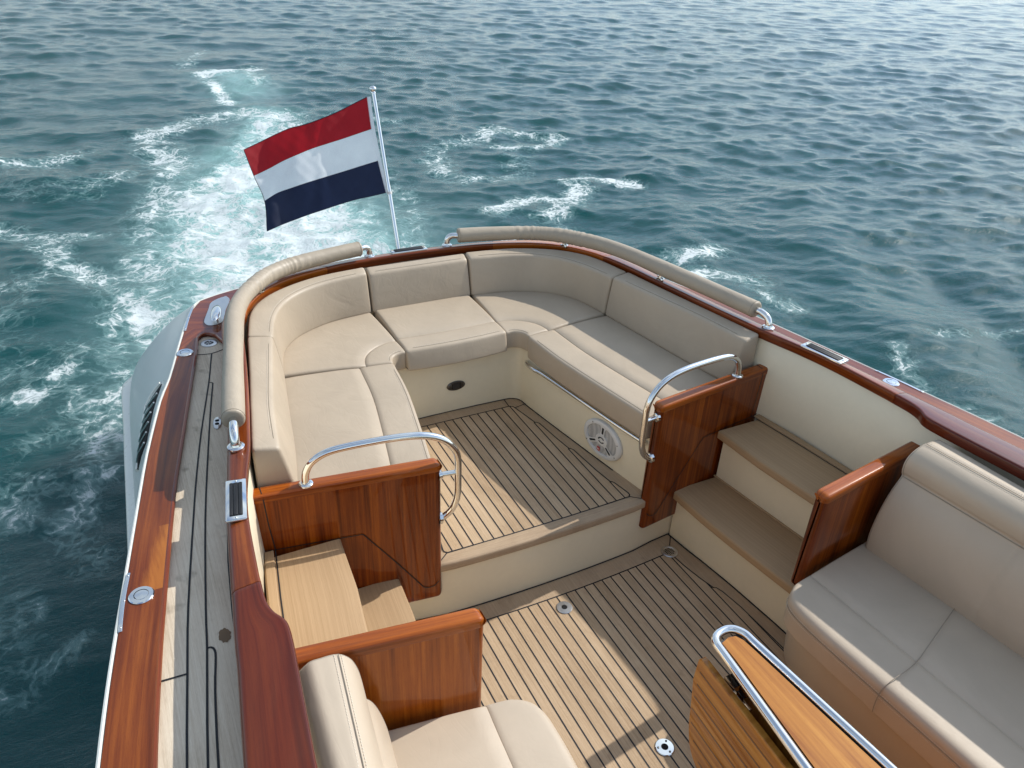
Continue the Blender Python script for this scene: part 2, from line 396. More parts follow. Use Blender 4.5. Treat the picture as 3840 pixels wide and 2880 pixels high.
for s in (1, -1):
    st = []; mb = MB()
    for (x, y), (xi, yi) in zip([(1.555, 3.17), (1.615, 3.10), (1.652, 3.0), (1.668, 2.62), (1.684, 2.3), (1.697, 2.0), (1.720, 1.5), (1.742, 1.1), (1.755, .6), (1.80, .137), (1.82, -.15), (1.86, -.9), (1.84, -2.6)],
                                [(1.53, 3.15), (1.575, 3.07), (1.59, 2.98), (1.605, 2.62), (1.615, 2.3), (1.63, 2.0), (1.65, 1.5), (1.67, 1.1), (1.70, .6), (1.74, .137), (1.76, -.15), (1.80, -.9), (1.78, -2.6)]):
        st.append(mir([(xi, yi, .255), (x, y, .265), (x - .004, y, .325), (xi, yi, .35)], s))
    loft(mb, crst(st, 3), .012, (.015, .01)); mb.build('rub_strake', M_STRAKE, BOAT)
# hull air intake louvres (left and right)
def hx(y, z):
    ys = [-p[1] for p in topL]; t = ip(-y, ys, [p[0] for p in topL]); m5 = ip(-y, [-p[1] for p in mid5], [p[0] for p in mid5])
    return ip(z, [.5, .72, .868], [m5, .55 * t + .45 * m5 + .012, t])
for s in (1, -1):
    g = MB(); st = [mir([(hx(y, .70) + .010, y, .70), (hx(y, .76) + .017, y, .76), (hx(y, .825) + .012, y, .825), (hx(y, .825) - .02, y, .825), (hx(y, .70) - .02, y, .70)], s) for y in lin(2.09, 1.62, 8)]
    loft(g, st, .003, (.02, .01)); iv = g.build('air_intake', M_DARK, BOAT)
    for k in range(6):
        y = 2.05 - k * .075; g = MB(); tube(g, mir([(hx(y, .705) + .014, y, .705), (hx(y - .02, .76) + .021, y - .02, .76), (hx(y - .045, .82) + .015, y - .045, .82)], s), .005, 6); g.build('louvre', M_BTRIM, iv)
    g = MB(); fr = [(hx(y, .697) + .010, y, .697) for y in lin(1.63, 2.07, 8)] + [(hx(2.10, .715) + .012, 2.10, .715), (hx(2.105, .77) + .016, 2.105, .77), (hx(2.09, .82) + .012, 2.09, .82)]
    tube(g, mir([tuple(p) for p in crm(fr, 3)], s), .008, 8); g.build('intake_frame', M_STRAKE, iv)

# covering board (mahogany deck edge, raised above the teak)
pocket = [(1.13, 2.30), (1.139, 2.335), (1.156, 2.396), (1.186, 2.426), (1.205, 2.427), (1.224, 2.412), (1.241, 2.375), (1.265, 2.238), (1.339, 1.87), (1.415, 1.49), (1.482, 1.153), (1.565, .64), (1.601, .40), (1.639, .11), (1.675, -.25), (1.72, -.9), (1.76, -2.6)]
outb = [(0, 3.005)] + [(x - .012, y - .008) for x, y in topL[1:8]] + [(x - .012, y) for x, y in topL[8:21]]
inner_aft = [(1.12, 2.30), (1.09, 2.37), (1.02, 2.50), (.92, 2.61), (.78, 2.70), (.62, 2.755), (.45, 2.79), (.25, 2.81), (0, 2.815)]
for s in (1, -1):
    mb = MB(); out = [p for p in outb]; poly = out + [(x, y) for x, y in pocket[::-1]] + inner_aft
    poly = mir(poly, s); poly = poly if s < 0 else poly[::-1]
    plate(mb, poly, lambda x, y: railz(y), .045, 0, lambda x, y: (y, abs(x) - ip(-y, [-p[1] for p in topL], [p[0] for p in topL])) if y < 2.45 else (y * .35 + abs(x) * .9, y * .9 - abs(x) * .35))
    o = mb.build('covering_board', M_COVER, BOAT, 30)
    if s < 0: o['label'] = 'mahogany covering board on the near side, brighter amber patches by the filler cap'
    mb = MB(); tube(mb, [(x * s, y, railz(y) - .006) for x, y in crm(pocket, 3)] if False else [V((p[0] * s, p[1], railz(p[1]) - .0065)) for p in crm([(x, y, 0) for x, y in pocket], 3)], .0085, 8)
    mb.build('edge_moulding', M_MAH, BOAT)
    mb = MB(); tube(mb, [V((p[0] * s, p[1], railz(p[1]) - .007)) for p in crm([(x - .004, y - .003, -.004) for x, y in topL[:21]], 3)], .0068, 8)
    mb.build('silver_edge_trim', M_STRAKE, BOAT)

# teak side decks with black caulking
coam_out = [(0, 2.815), (.25, 2.81), (.45, 2.79), (.62, 2.755), (.78, 2.70), (.92, 2.61), (1.02, 2.50), (1.09, 2.37), (1.13, 2.23), (1.155, 2.06), (1.185, 1.78), (1.222, 1.5), (1.262, 1.25), (1.285, 1.12), (1.315, .938), (1.345, .75), (1.376, .5), (1.405, .25), (1.42, .1), (1.445, -.1), (1.475, -.4), (1.51, -1.0), (1.54, -2.2)]
for s in (1, -1):
    mb = MB(); poly = [(1.12, 2.25), (1.13, 2.33), (1.156, 2.405), (1.19, 2.43), (1.225, 2.42), (1.245, 2.38), (1.27, 2.238), (1.345, 1.87), (1.42, 1.49), (1.49, 1.153), (1.57, .64), (1.608, .40), (1.645, .11), (1.68, -.25), (1.725, -.9), (1.765, -2.2)] + coam_out[::-1][:15]
    poly = mir(poly, s); poly = poly if s > 0 else poly[::-1]
    plate(mb, poly, lambda x, y: tkz(y), .03, 0)
    z2 = lambda x, y: tkz(y) + .0012
    A = [(1.196, 2.235), (1.212, 2.15), (1.249, 1.955), (1.336, 1.553), (1.395, 1.244), (1.434, 1.016), (1.502, .60), (1.536, .341), (1.571, .06), (1.60, -.25), (1.65, -1), (1.69, -2.2)]
    B = [(1.233, 1.945), (1.273, 1.733), (1.335, 1.378), (1.397, 1.0), (1.455, .575), (1.474, .415), (1.526, .03), (1.555, -.3), (1.6, -1), (1.64, -2.2)]
    Cc = [(1.474, .415), (1.463, .413), (1.456, .40), (1.457, .37), (1.476, .252), (1.502, .025), (1.53, -.3), (1.575, -1), (1.61, -2.2)]
    for q, w in ((A, .0065), (B, .0065), (Cc, .0065)): ribbon(mb, mir([tuple(p)[:2] for p in crm([(x, y, 0) for x, y in q], 3)], s), w, z2, 1)
    ribbon(mb, mir([(1.249, 1.955), (1.243, 1.955), (1.232, 1.945)], s), .006, lambda x, y: z2(x, y) + .0004, 1)
    ribbon(mb, mir([(1.606, .349), (1.536, .345)], s), .006, lambda x, y: z2(x, y) + .0004, 1)
    ribbon(mb, mir([(1.262, 2.247), (1.23, 2.237), (1.197, 2.233), (1.16, 2.245), (1.13, 2.262)], s), .006, lambda x, y: z2(x, y) + .0004, 1)
    ribbon(mb, mir([(1.45, -.15), (1.43, .05), (1.40, .33), (1.385, .52), (1.36, .75), (1.33, .95), (1.30, 1.15)], s), .008, z2, 1)
    # oil stain soaked into the wood
    if s < 0:
        plate(mb, [(-1.421 + .017 * math.cos(a) * (1 + .10 * math.sin(6 * a) + .06 * math.sin(11 * a)), .442 + .028 * math.sin(a) * (1 + .08 * math.cos(9 * a))) for a in [2 * PI * k / 40 for k in range(40)]], lambda x, y: tkz(y) + .0011, 0, 2)
    mb.build('side_deck', [M_GREY, M_CAULK, plain('oil_stain', (.20, .125, .065), .7, var=.2)], BOAT, 30)

# ------------------------------------------------------------------ coaming cap rail
cap_in = [(0, 2.735), (.24, 2.728), (.40, 2.712), (.55, 2.68), (.70, 2.63), (.82, 2.56), (.915, 2.465), (.985, 2.345), (1.03, 2.21), (1.062, 2.05), (1.098, 1.78), (1.14, 1.5), (1.182, 1.25), (1.206, 1.12), (1.249, .938), (1.279, .75), (1.298, .5)]
cap_out = coam_out[:17]
def capst(i, o, s, th=.052):
    z = capz(i[1]); zo = capz(o[1])
    return mir([(i[0] - .001, i[1], z - th), (i[0] - .004, i[1], z), (o[0], o[1], zo - .012), (o[0] + .003, o[1], tkz(o[1]) - .01), (o[0] - .03, o[1], tkz(o[1]) - .01), (o[0] - .03, o[1], zo - th)], s)
def capseg(pairs, s, mat, m=4):
    st = crst([capst(i, o, s) for i, o in pairs], m); g = MB()
    loft(g, st, [.012, .014, .022, .002, .002, .002], (.0025, .0025), 4)
    return g.build('cap_rail', mat, BOAT, 35)
prs = list(zip(cap_in, cap_out))
def lerp2(a, b, t): return tuple(x + (y - x) * t for x, y in zip(a, b))
# aft centre piece
j1 = (lerp2(cap_in[2], cap_in[3], .7), lerp2(cap_out[2], cap_out[3], .5)); j2 = (lerp2(cap_in[7], cap_in[8], .6), lerp2(cap_out[7], cap_out[8], .6)); j3 = ((1.3005, .438), (1.383, .438))
cen_p = [((-a[0], a[1]), (-b[0], b[1])) for a, b in [j1] + prs[2:0:-1]] + prs[:3] + [j1]
st = []
for i, o in cen_p:
    z = capz(i[1]); zo = capz(o[1]); st.append([(i[0], i[1], z - .052), (i[0], i[1], z), (o[0], o[1], zo - .012), (o[0], o[1] + .003, tkz(o[1]) - .01), (o[0], o[1] - .03, tkz(o[1]) - .01), (o[0], o[1] - .03, zo - .052)])
g = MB(); loft(g, crst(st, 4), [.012, .014, .022, .002, .002, .002], (.0025, .0025), 4); g.build('cap_rail', M_MAH, BOAT, 35)
for s in (1, -1):
    capseg([j1] + prs[3:8] + [j2], s, M_ORANGE)
    capseg([j2] + prs[8:] + [j3], s, M_MAH)
    fw_in = [(1.3005, .437), (1.302, .39), (1.300, .345), (1.289, .305), (1.270, .27), (1.265, .235), (1.268, .17), (1.276, .08), (1.288, -.05), (1.305, -.25), (1.325, -.6), (1.35, -1.2), (1.38, -2.2)]
    fw_out = [(1.383, .437), (1.388, .39), (1.394, .345), (1.399, .305), (1.403, .27), (1.407, .235), (1.413, .17), (1.424, .08), (1.44, -.05), (1.462, -.25), (1.492, -.6), (1.518, -1.2), (1.54, -2.2)]
    o = capseg(list(zip(fw_in, fw_out)), s, M_CHERRY, 3); o['label'] = 'wider dark red length of cap rail beside the sofa'

# cream bulwark liner inside the coaming
lin_in = cap_in[:16] + [(1.302, .45), (1.325, .25), (1.345, 0), (1.365, -.4), (1.39, -1.1), (1.42, -2.2)]
mb = MB(); full = [(-x, y) for x, y in lin_in[:0:-1]] + lin_in
st = []
for x, y in full:
    sg = 1 if x > 0 else (-1 if x < 0 else 0); ax = abs(x); ny = 1 if y > 2.5 else 0
    k = .042
    if ax > .9: p = lambda dx, z: (sg * (ax + dx), y, z)
    else: p = lambda dx, z: (x * (1 + dx * .3), y + dx, z)
    st.append([p(-k + .008, .0), p(-.012 + .010, .62), p(.012, 1.0), p(.03, 1.0), p(.03, 0)])
loft(mb, crst(st, 2), .002, (0, 0), 1); mb.build('bulwark_liner', M_CREAM, BOAT, 50)

# vents (flush hatches) on the cap
def vent(c, along, w, ln, name='deck_vent'):
    c = V(c); M = frame((0, 0.016, 1), along); g = MB()
    o1 = roundrect(ln, w, .005); slab(g, o1, c, M, .007, 0, .003); root = g.build('deck_vent', M_STEEL, BOAT, 35)
    g = MB(); slab(g, roundrect(ln * .82, w * .62, .003), c + M @ V((0, 0, .0045)), M, .0035, 0, .001)
    for k in (-1, 0, 1): slab(g, roundrect(ln * .80, w * (.15 if k else .2), .003), c + M @ V((0, k * w * .215, .007)), M, .004, 0, .002)
    g.build('black_insert', M_BLACK, root, 35)
    for k in (-1, 1): g = MB(); lathe(g, [(.0032, .0), (.0032, .0088), (.002, .0098), (0, .0098)], c + M @ V((k * ln * .455, 0, 0)), (0, 0, 1), 10); g.build('screw', M_SATIN, root)
for s in (1, -1): vent((1.298 * s, .835, capz(.835) - .0015), (.0345 * s, -.215, 0), .066, .215)
vent((0, 2.776, capz(2.776) - .001), (1, 0, 0), .060, .215)

# padded grab rails round the stern
pad_path = [(.300, 2.748), (.40, 2.728), (.51, 2.700), (.64, 2.662), (.75, 2.613), (.85, 2.54), (.935, 2.435), (1.0, 2.33), (1.05, 2.21), (1.085, 2.08), (1.115, 1.92), (1.155, 1.70), (1.192, 1.48), (1.232, 1.234)]
pz = lambda y: 1.112 - .0165 * y
for s in (1, -1):
    root = MB()
    pth = [(.237, 2.77, capz(2.77) - .005), (.2365, 2.770, 1.030), (.243, 2.768, 1.050), (.262, 2.762, 1.064), (.300, 2.748, pz(2.748))] + [(x, y, pz(y)) for x, y in pad_path[1:-1]] + [(1.232, 1.234, pz(1.234)), (1.238, 1.196, 1.091), (1.2435, 1.164, 1.080), (1.246, 1.147, 1.056), (1.246, 1.145, capz(1.145) - .005)]
    tube(root, mir([tuple(p) for p in crm(pth, 5)], s), .0165, 16)
    ro = root.build('stern_grab_rail', M_STEEL, BOAT, 60)
    for x, y in ((.237, 2.77), (1.246, 1.145)):
        fl = MB(); lathe(fl, [(.030, -.004), (.030, .003), (.026, .006), (.019, .007), (.0165, .014)], (x * s, y, capz(y))); fl.build('flange', M_STEEL, ro)
    for x, y in ((.892, 2.512), (1.122, 1.857)):
        f = MB(); lathe(f, [(.0001, .0), (.022, 0), (.022, .004), (.014, .008), (.009, .03), (.009, .08)], (x * s, y, capz(y) - .002))
        for d in (-.028, .028): lathe(f, [(.006, -.004), (.010, .004), (.0105, .010), (.007, .016), (0, .018)], (x * s + d * .35, y + d, capz(y) - .002), seg=14)
        f.build('rail_foot', M_STEEL, ro)
    P = crm([(x, y, pz(y)) for x, y in pad_path], 14); n = len(P); R = []
    rnd = random.Random(3 if s > 0 else 5); ph = [rnd.random() * 6.3 for _ in range(4)]; d = 0
    for i, p in enumerate(P):
        if i: d += (P[i] - P[i - 1]).length
        t = i / (n - 1); zone = math.exp(-((d - .70) / .12) ** 2) + .8 * math.exp(-((d - .42) / .09) ** 2)
        rr = .0415 + .0009 * math.sin(d * 9 + ph[0]) + zone * (.0024 * math.sin(d * 190 + 2.5 * math.sin(d * 31 + ph[1])) + .0009 * math.sin(d * 83 + ph[2]))
        R.append(rr)
    P = [P[0] + (P[0] - P[1]).normalized() * .001] * 1 + P; R = [R[0]] + R
    g = MB()
    ends = lambda a, b, q: [(a + (b - a).normalized() * k, q * f) for k, f in ((-.004, .52), (-.0055, .72), (-.0035, .90), (.0, .97), (.006, 1.0))]
    seq = ends(P[1], P[3], R[1]) + list(zip(P[4:-3], R[4:-3])) + ends(P[-1], P[-3], R[-1])[::-1]
    tube(g, mir([tuple(p) for p, _ in seq], s), [q for _, q in seq], 22)
    po = g.build('padded_cover', M_PAD, ro, 60)
    g = MB()
    for e, e2, q in ((P[1], P[5], R[1]), (P[-1], P[-5], R[-1])):
        dr = (e2 - e).normalized(); M = frame((dr.x * s, dr.y, dr.z)); c = e + dr * .006
        g = MB(); tube(g, [V((c.x * s, c.y, c.z)) + M @ V((q * 1.004 * math.cos(a), q * 1.004 * math.sin(a), 0)) for a in [2 * PI * k / 40 for k in range(41)]], .0013, 5); g.build('cover_piping', M_PIPE, po)

# fittings on the covering board
def bolt(g, c, r=.0035, nz=(0, 0, 1)): lathe(g, [(r, 0), (r, .002), (r * .6, .003), (0, .003)], c, nz, 8)
for s in (1, -1):
    for x, y in ((1.311, 2.247), (1.622, .685)):
        g = MB(); z = railz(y) + .0005; lathe(g, [(.037, -.002), (.037, .003), (.034, .0055), (.022, .006), (.0205, .0035), (.0195, .006), (.003, .0068), (0, .0068)], (x * s, y, z), seg=40)
        o = g.build('filler_cap', M_STEEL, BOAT, 30)
        g = MB(); tube(g, [(x * s + .0205 * math.cos(a), y + .0205 * math.sin(a), z + .0062) for a in [.5 + k * .26 for k in range(13)]], .0009, 5); g.build('engraved_line', M_DARK, o)
    # mooring cleat
    pl = [(1.03, 2.838), (1.081, 2.815), (1.119, 2.775), (1.141, 2.70), (1.178, 2.575), (1.181, 2.535), (1.168, 2.505), (1.137, 2.498), (1.105, 2.515), (1.085, 2.56), (1.06, 2.66), (1.02, 2.78)]
    pl = [tuple(p)[:2] for p in crm([(x, y, 0) for x, y in pl + pl[:1]], 3)][:-1]
    g = MB(); q = mir(pl, s); plate(g, q if s < 0 else q[::-1], lambda x, y: railz(y) + .003, .006); o = g.build('cleat', M_SATIN, BOAT, 30)
    g = MB(); c = V((1.118 * s, 2.57, railz(2.57) + .003)); dr = V((-.22 * s, 1, 0)).normalized(); M = frame((0, 0, 1), dr)
    lathe(g, [(.010, 0), (.010, .018), (.016, .024)], c, seg=16, sx=1.6, xd=dr)
    lathe(g, [(.0, .020), (.6, .0205), (.85, .024), (1.0, .030), (.93, .036), (.6, .040), (.0, .0415)], c, (0, 0, 1), 36, 0, .092, .026, dr)
    g.build('cleat_horn', M_STEEL, o, 50)
    # side deck drain
    g = MB(); z = tkz(2.347) + .001; c = (1.192 * s, 2.347, z)
    lathe(g, [(.040, -.002), (.040, .002), (.037, .0035), (.022, .0035), (.021, .001)], c, seg=36)
    for k in range(6):
        a = k * PI / 3 + .3; tube(g, [(c[0] + .007 * math.cos(a), c[1] + .007 * math.sin(a), z + .0022), (c[0] + .022 * math.cos(a), c[1] + .022 * math.sin(a), z + .0022)], .0018, 6)
    lathe(g, [(.0075, 0), (.0075, .0035), (.005, .0035), (.005, 0)], c, seg=16)
    o = g.build('deck_scupper', M_SATIN, BOAT, 40); g = MB(); lathe(g, [(.022, .0012), (0, .0012)], c); g.build('scupper_hole', M_DARK, o)
    # steel wear strips on the edge
    for a, b in (((1.207, 2.775), (1.283, 2.485)), ((1.650, .802), (1.689, .558))):
        g = MB(); n = 8; st = []
        for k in range(n):
            x, y = lerp2(a, b, k / (n - 1)); x += .004 * math.sin(k / (n - 1) * PI); st.append(mir([(x - .006, y, railz(y) - .001), (x - .006, y, railz(y) + .003), (x + .006, y, railz(y) + .003), (x + .006, y, railz(y) - .001)], s))
        loft(g, st, .002, (.004, .004)); o = g.build('steel_wear_strip', M_STEEL, BOAT)
        for t in (.06, .5, .94): g = MB(); x, y = lerp2(a, b, t); bolt(g, (x * s, y, railz(y) + .003), .0028); g.build('screw', M_SATIN, o)
    # small fairlead plate on the teak
    g = MB(); c = V((1.266 * s, 1.602, tkz(1.602) + .001)); M = frame((0, 0, 1), (.17 * s, -1, 0)); lathe(g, [(1, -.001), (1, .003), (.9, .005), (0, .006)], c, (0, 0, 1), 30, 0, .046, .0165, (.17 * s, -1, 0))
    o = g.build('deck_socket', M_SATIN, BOAT)
    for dx in (-.012, .012): g = MB(); lathe(g, [(.0085, .0055), (.0085, .0066), (0, .0066)], c + M @ V((dx, 0, 0)), seg=14); g.build('socket_hole', M_DARK, o)

# ================================================================== cockpit shell
ris = lambda x: .970 + .06 * x * x + .012 * max(0, min(1, (abs(x) - .5) / .1))
seat_in = [(.562, 1.04), (.521, 1.262), (.48, 1.49), (.424, 1.813), (.400, 1.96), (.393, 2.03), (.378, 2.062), (.345, 2.080), (.30, 2.084), (.15, 2.088), (0, 2.089)]
seat_out = [(1.185, 1.11), (1.15, 1.32), (1.12, 1.5), (1.075, 1.8), (1.045, 2.0), (1.0, 2.2), (.93, 2.36), (.80, 2.5), (.60, 2.62), (.30, 2.69), (0, 2.70)]
mb = MB()
st = [[(-a[0], a[1], .0), (-a[0], a[1], .655), (-b[0], b[1], .655), (-b[0], b[1], .0)] for a, b in zip(seat_in, seat_out)] + [[(a[0], a[1], .0), (a[0], a[1], .655), (b[0], b[1], .655), (b[0], b[1], .0)] for a, b in list(zip(seat_in, seat_out))[-2::-1]]
loft(mb, crst(st, 2), [.001, .008, .001, .001], (0, 0), 2); mb.build('seat_base', M_CREAM, BOAT, 40)

# aft cockpit floor
H1 = .311
fl = [(-.60, 1.0), (-.521, 1.262), (-.424, 1.813), (-.39, 2.10), (.39, 2.10), (.424, 1.813), (.521, 1.262), (.60, 1.0)]
mb = MB(); plate(mb, fl, H1 - .001, .03, 0)
pk = [(.483, 1.060), (.468, 1.169), (.454, 1.177), (.438, 1.29), (.421, 1.495), (.406, 1.504), (.391, 1.62), (.376, 1.774), (.357, 1.797), (.34, 1.88), (.321, 1.972), (.315, 1.992), (.300, 2.002)]
bot = [(x, 1.042 + .030 * x * x) for x in lin(-.476, .476, 13)]
poly = bot + pk + [(-x, y) for x, y in pk[::-1]]
plate(mb, poly, H1, 0, 1)
zz = H1 + .0008
for k in range(-9, 10):
    x = k * .05 + .002 * 0; ax = abs(x)
    yt = 2.002 if ax < .31 else (1.80 if ax < .36 else (1.51 if ax < .41 else 1.185))
    ribbon(mb, [(x, 1.042 + .03 * x * x), (x, yt)], 0.0062, zz, 2)
ribbon(mb, bot, 0.0062, zz + .0003, 2); ribbon(mb, [(-.300, 2.002), (.300, 2.002)], 0.0062, zz + .0003, 2)
for s in (1, -1):
    for q in ([(.300, 2.002), (.315, 1.992), (.321, 1.972), (.34, 1.88), (.357, 1.795)], [(.351, 1.80), (.362, 1.797), (.374, 1.783), (.391, 1.62), (.406, 1.504)], [(.400, 1.512), (.411, 1.508), (.421, 1.492), (.438, 1.29), (.454, 1.177)], [(.45, 1.185), (.46, 1.182), (.467, 1.169), (.486, 1.075), (.484, 1.06), (.474, 1.0495)]):
        ribbon(mb, mir(q, s), 0.0062, zz + .0003, 2)
    ribbon(mb, mir([(.474, 1.0495), (.53, 1.005)], s), .005, zz, 2)
    ribbon(mb, mir([(.303, 2.09), (.296, 2.002)], s), .005, zz, 2); ribbon(mb, mir([(.40, 1.992), (.324, 1.976)], s), .005, zz, 2)
edge = [(x * s_, y) for s_, lst in ((-1, seat_in[1:]), (1, seat_in[-2:0:-1])) for x, y in lst]
ribbon(mb, [(x * .987, y - .004) for x, y in edge], .007, zz + .0003, 2)
mb.build('aft_cockpit_floor', [M_BORDER, M_FLOOR, M_CAULK], BOAT, 30)
# nosing board
mb = MB(); st = [[(x, 1.043, H1 - .045), (x, 1.043, H1 + .0002), (x, ris(x) - .002, H1 + .0002), (x, ris(x) - .002, H1 - .045)] for x in lin(-.532, .532, 17)]
loft(mb, st, [.001, .001, .012, .010], (.004, .004)); mb.build('nosing_board', M_BORDER, BOAT, 40)
# riser between the two floors
mb = MB(); st = [[(x, ris(x) + .012, -.01), (x, ris(x) + .012, H1 - .04), (x, ris(x) + .06, H1 - .04), (x, ris(x) + .06, -.01)] for x in lin(-.80, .80, 19)]
loft(mb, st, .001, (0, 0), 1); mb.build('riser_panel', M_CREAM, BOAT, 40)

# lower cockpit floor
sd = [(.742, 1.02), (.760, .88), (.777, .789), (.803, .603), (.83, .327), (.85, 0), (.86, -.5), (.87, -2.2)]
mb = MB(); poly = [(-x, y) for x, y in sd[::-1]] + [(x, y) for x, y in sd]; plate(mb, poly[::-1], -.001, .03, 0)
nib = [(.66, .905), (.672, .80), (.690, .70), (.711, .619), (.722, .616), (.733, .585), (.749, .471), (.757, .273), (.765, 0), (.775, -.5), (.79, -2.2)]
top = [(x, .880 + .06 * x * x) for x in lin(-.655, .655, 13)]
plate(mb, ([(-x, y) for x, y in nib[::-1]] + top + [(x, y) for x, y in nib])[::-1], 0, 0, 1)
for k in range(-15, 16):
    x = k * .05; ax = abs(x); yt = .880 + .06 * x * x if ax < .66 else (.66 if ax < .71 else .42)
    ribbon(mb, [(x, yt), (x, -2.2)], .0062, .0008, 2)
ribbon(mb, top, .0062, .0011, 2); ribbon(mb, [(x, ris(x) + .006) for x in lin(-.75, .75, 13)], .007, .0011, 2)
for s in (1, -1):
    ribbon(mb, mir(nib[:4], s), .0062, .0011, 2); ribbon(mb, mir([(.700, .63), (.711, .621), (.722, .616), (.733, .585), (.749, .471), (.757, .273), (.765, 0), (.775, -.5), (.79, -2.2)], s), .0052, .0011, 2)
    ribbon(mb, mir([(x - .006, y) for x, y in sd], s), .008, .0011, 2); ribbon(mb, mir([(.737, 1.0), (.692, .945)], s), .005, .0009, 2)
mb.build('cockpit_floor', [M_BORDER, M_FLOOR, M_CAULK], BOAT, 30)

# floor fittings
for y, polished in ((.806, False), (.035, True)):
    g = MB(); lathe(g, [(.037, 0), (.037, .0025), (.0345, .0045), (.014, .005), (.0135, .003), (.0125, -.002)], (0, y, .001), seg=40)
    o = g.build('table_socket', M_STEEL if polished else M_SATIN, BOAT, 35); o['label'] = 'polished floor socket with three screws' if polished else 'brushed round floor socket'
    g = MB(); lathe(g, [(.0132, .0035), (0, .0034)], (0, y, .001)); g.build('socket_hole', M_DARK, o)
    if polished:
        for k in range(3):
            g = MB(); a = k * 2 * PI / 3 + .75; bolt(g, (.026 * math.cos(a), y + .026 * math.sin(a), .0055), .0042); g.build('screw', M_BRONZE, o)
for s in (1, -1):
    g = MB(); c = (.665 * s, .909, .001); lathe(g, [(.041, 0), (.041, .002), (.038, .004), (.030, .004), (.028, .002), (0, .002)], c, seg=36); o = g.build('floor_drain', M_SATIN, BOAT, 35)
    g = MB()
    for i in range(-2, 3):
        for j in range(-2, 3):
            if i * i + j * j < 6: lathe(g, [(.0036, .0026), (0, .0028)], (c[0] + i * .0095, c[1] + j * .0095, .001), seg=8)
    g.build('drain_holes', M_DARK, o)

# steps each side
for s in (1, -1):
    def stp(pts_f, pts_b, z, name):
        ys = lin(1.02, .215 if z < .4 else .265, 12); st = []
        for y in ys:
            xf = ip(-y, [-p[1] for p in pts_f], [p[0] for p in pts_f]); xb = ip(-y, [-p[1] for p in pts_b], [p[0] for p in pts_b])
            st.append(mir([(xf, y, z - .045), (xf, y, z), (xb, y, z), (xb, y, z - .045)], s))
        g = MB(); loft(g, st, [.010, .010, .001, .001], (.004, .004)); return g.build('step_tread', M_STEP, BOAT, 40)
    lowf = [(.712, 1.02), (.712, .97), (.722, .8), (.742, .6), (.768, .4), (.79, .24)]; lowb = [(1.0, 1.02), (1.01, .98), (1.055, .476), (1.08, .24)]
    upf = [(.935, 1.02), (.937, 1.0), (.950, .75), (.975, .55), (.995, .4), (1.012, .24)]; upb = [(1.225, 1.05), (1.26, .8), (1.30, .45), (1.32, .24)]
    a = stp(lowf, lowb, .295, 'l'); b = stp(upf, upb, .590, 'u')
    a['label'] = 'lower bare teak step'; b['label'] = 'upper bare teak step'
    for f, z0, z1, dx in (([(.745, 1.02), (.777, .789), (.803, .603), (.83, .327), (.85, .10), (.86, 0)], -.01, .255, 0), ([(.985, 1.02), (1.02, .75), (1.055, .476), (1.078, .262)], .29, .55, 0)):
        g = MB(); st = [mir([(x, y, z0), (x, y, z1), (x + .02, y, z1), (x + .02, y, z0)], s) for x, y in f]; loft(g, crst(st, 3), .001, (0, 0), 1); g.build('step_riser', M_CREAM, BOAT)
    for f, z in (([(.975, 1.03), (1.01, .75), (1.045, .476), (1.065, .27)], .295), ([(1.185, 1.05), (1.22, .8), (1.262, .45), (1.285, .30)], .590)):
        g = MB(); st = [mir([(x, y, z - .002), (x, y, z + .007), (x + .035, y, z + .007), (x + .035, y, z - .002)], s) for x, y in f]
        loft(g, crst(st, 3), .004, (.003, .003)); g.build('step_trim', M_STEP, BOAT)
    g = MB(); ribbon(g, mir([(1.178, 1.05), (1.213, .8), (1.255, .45), (1.272, .30)], s), .005, .5915, 0); g.build('step_joint', M_CAULK, BOAT)

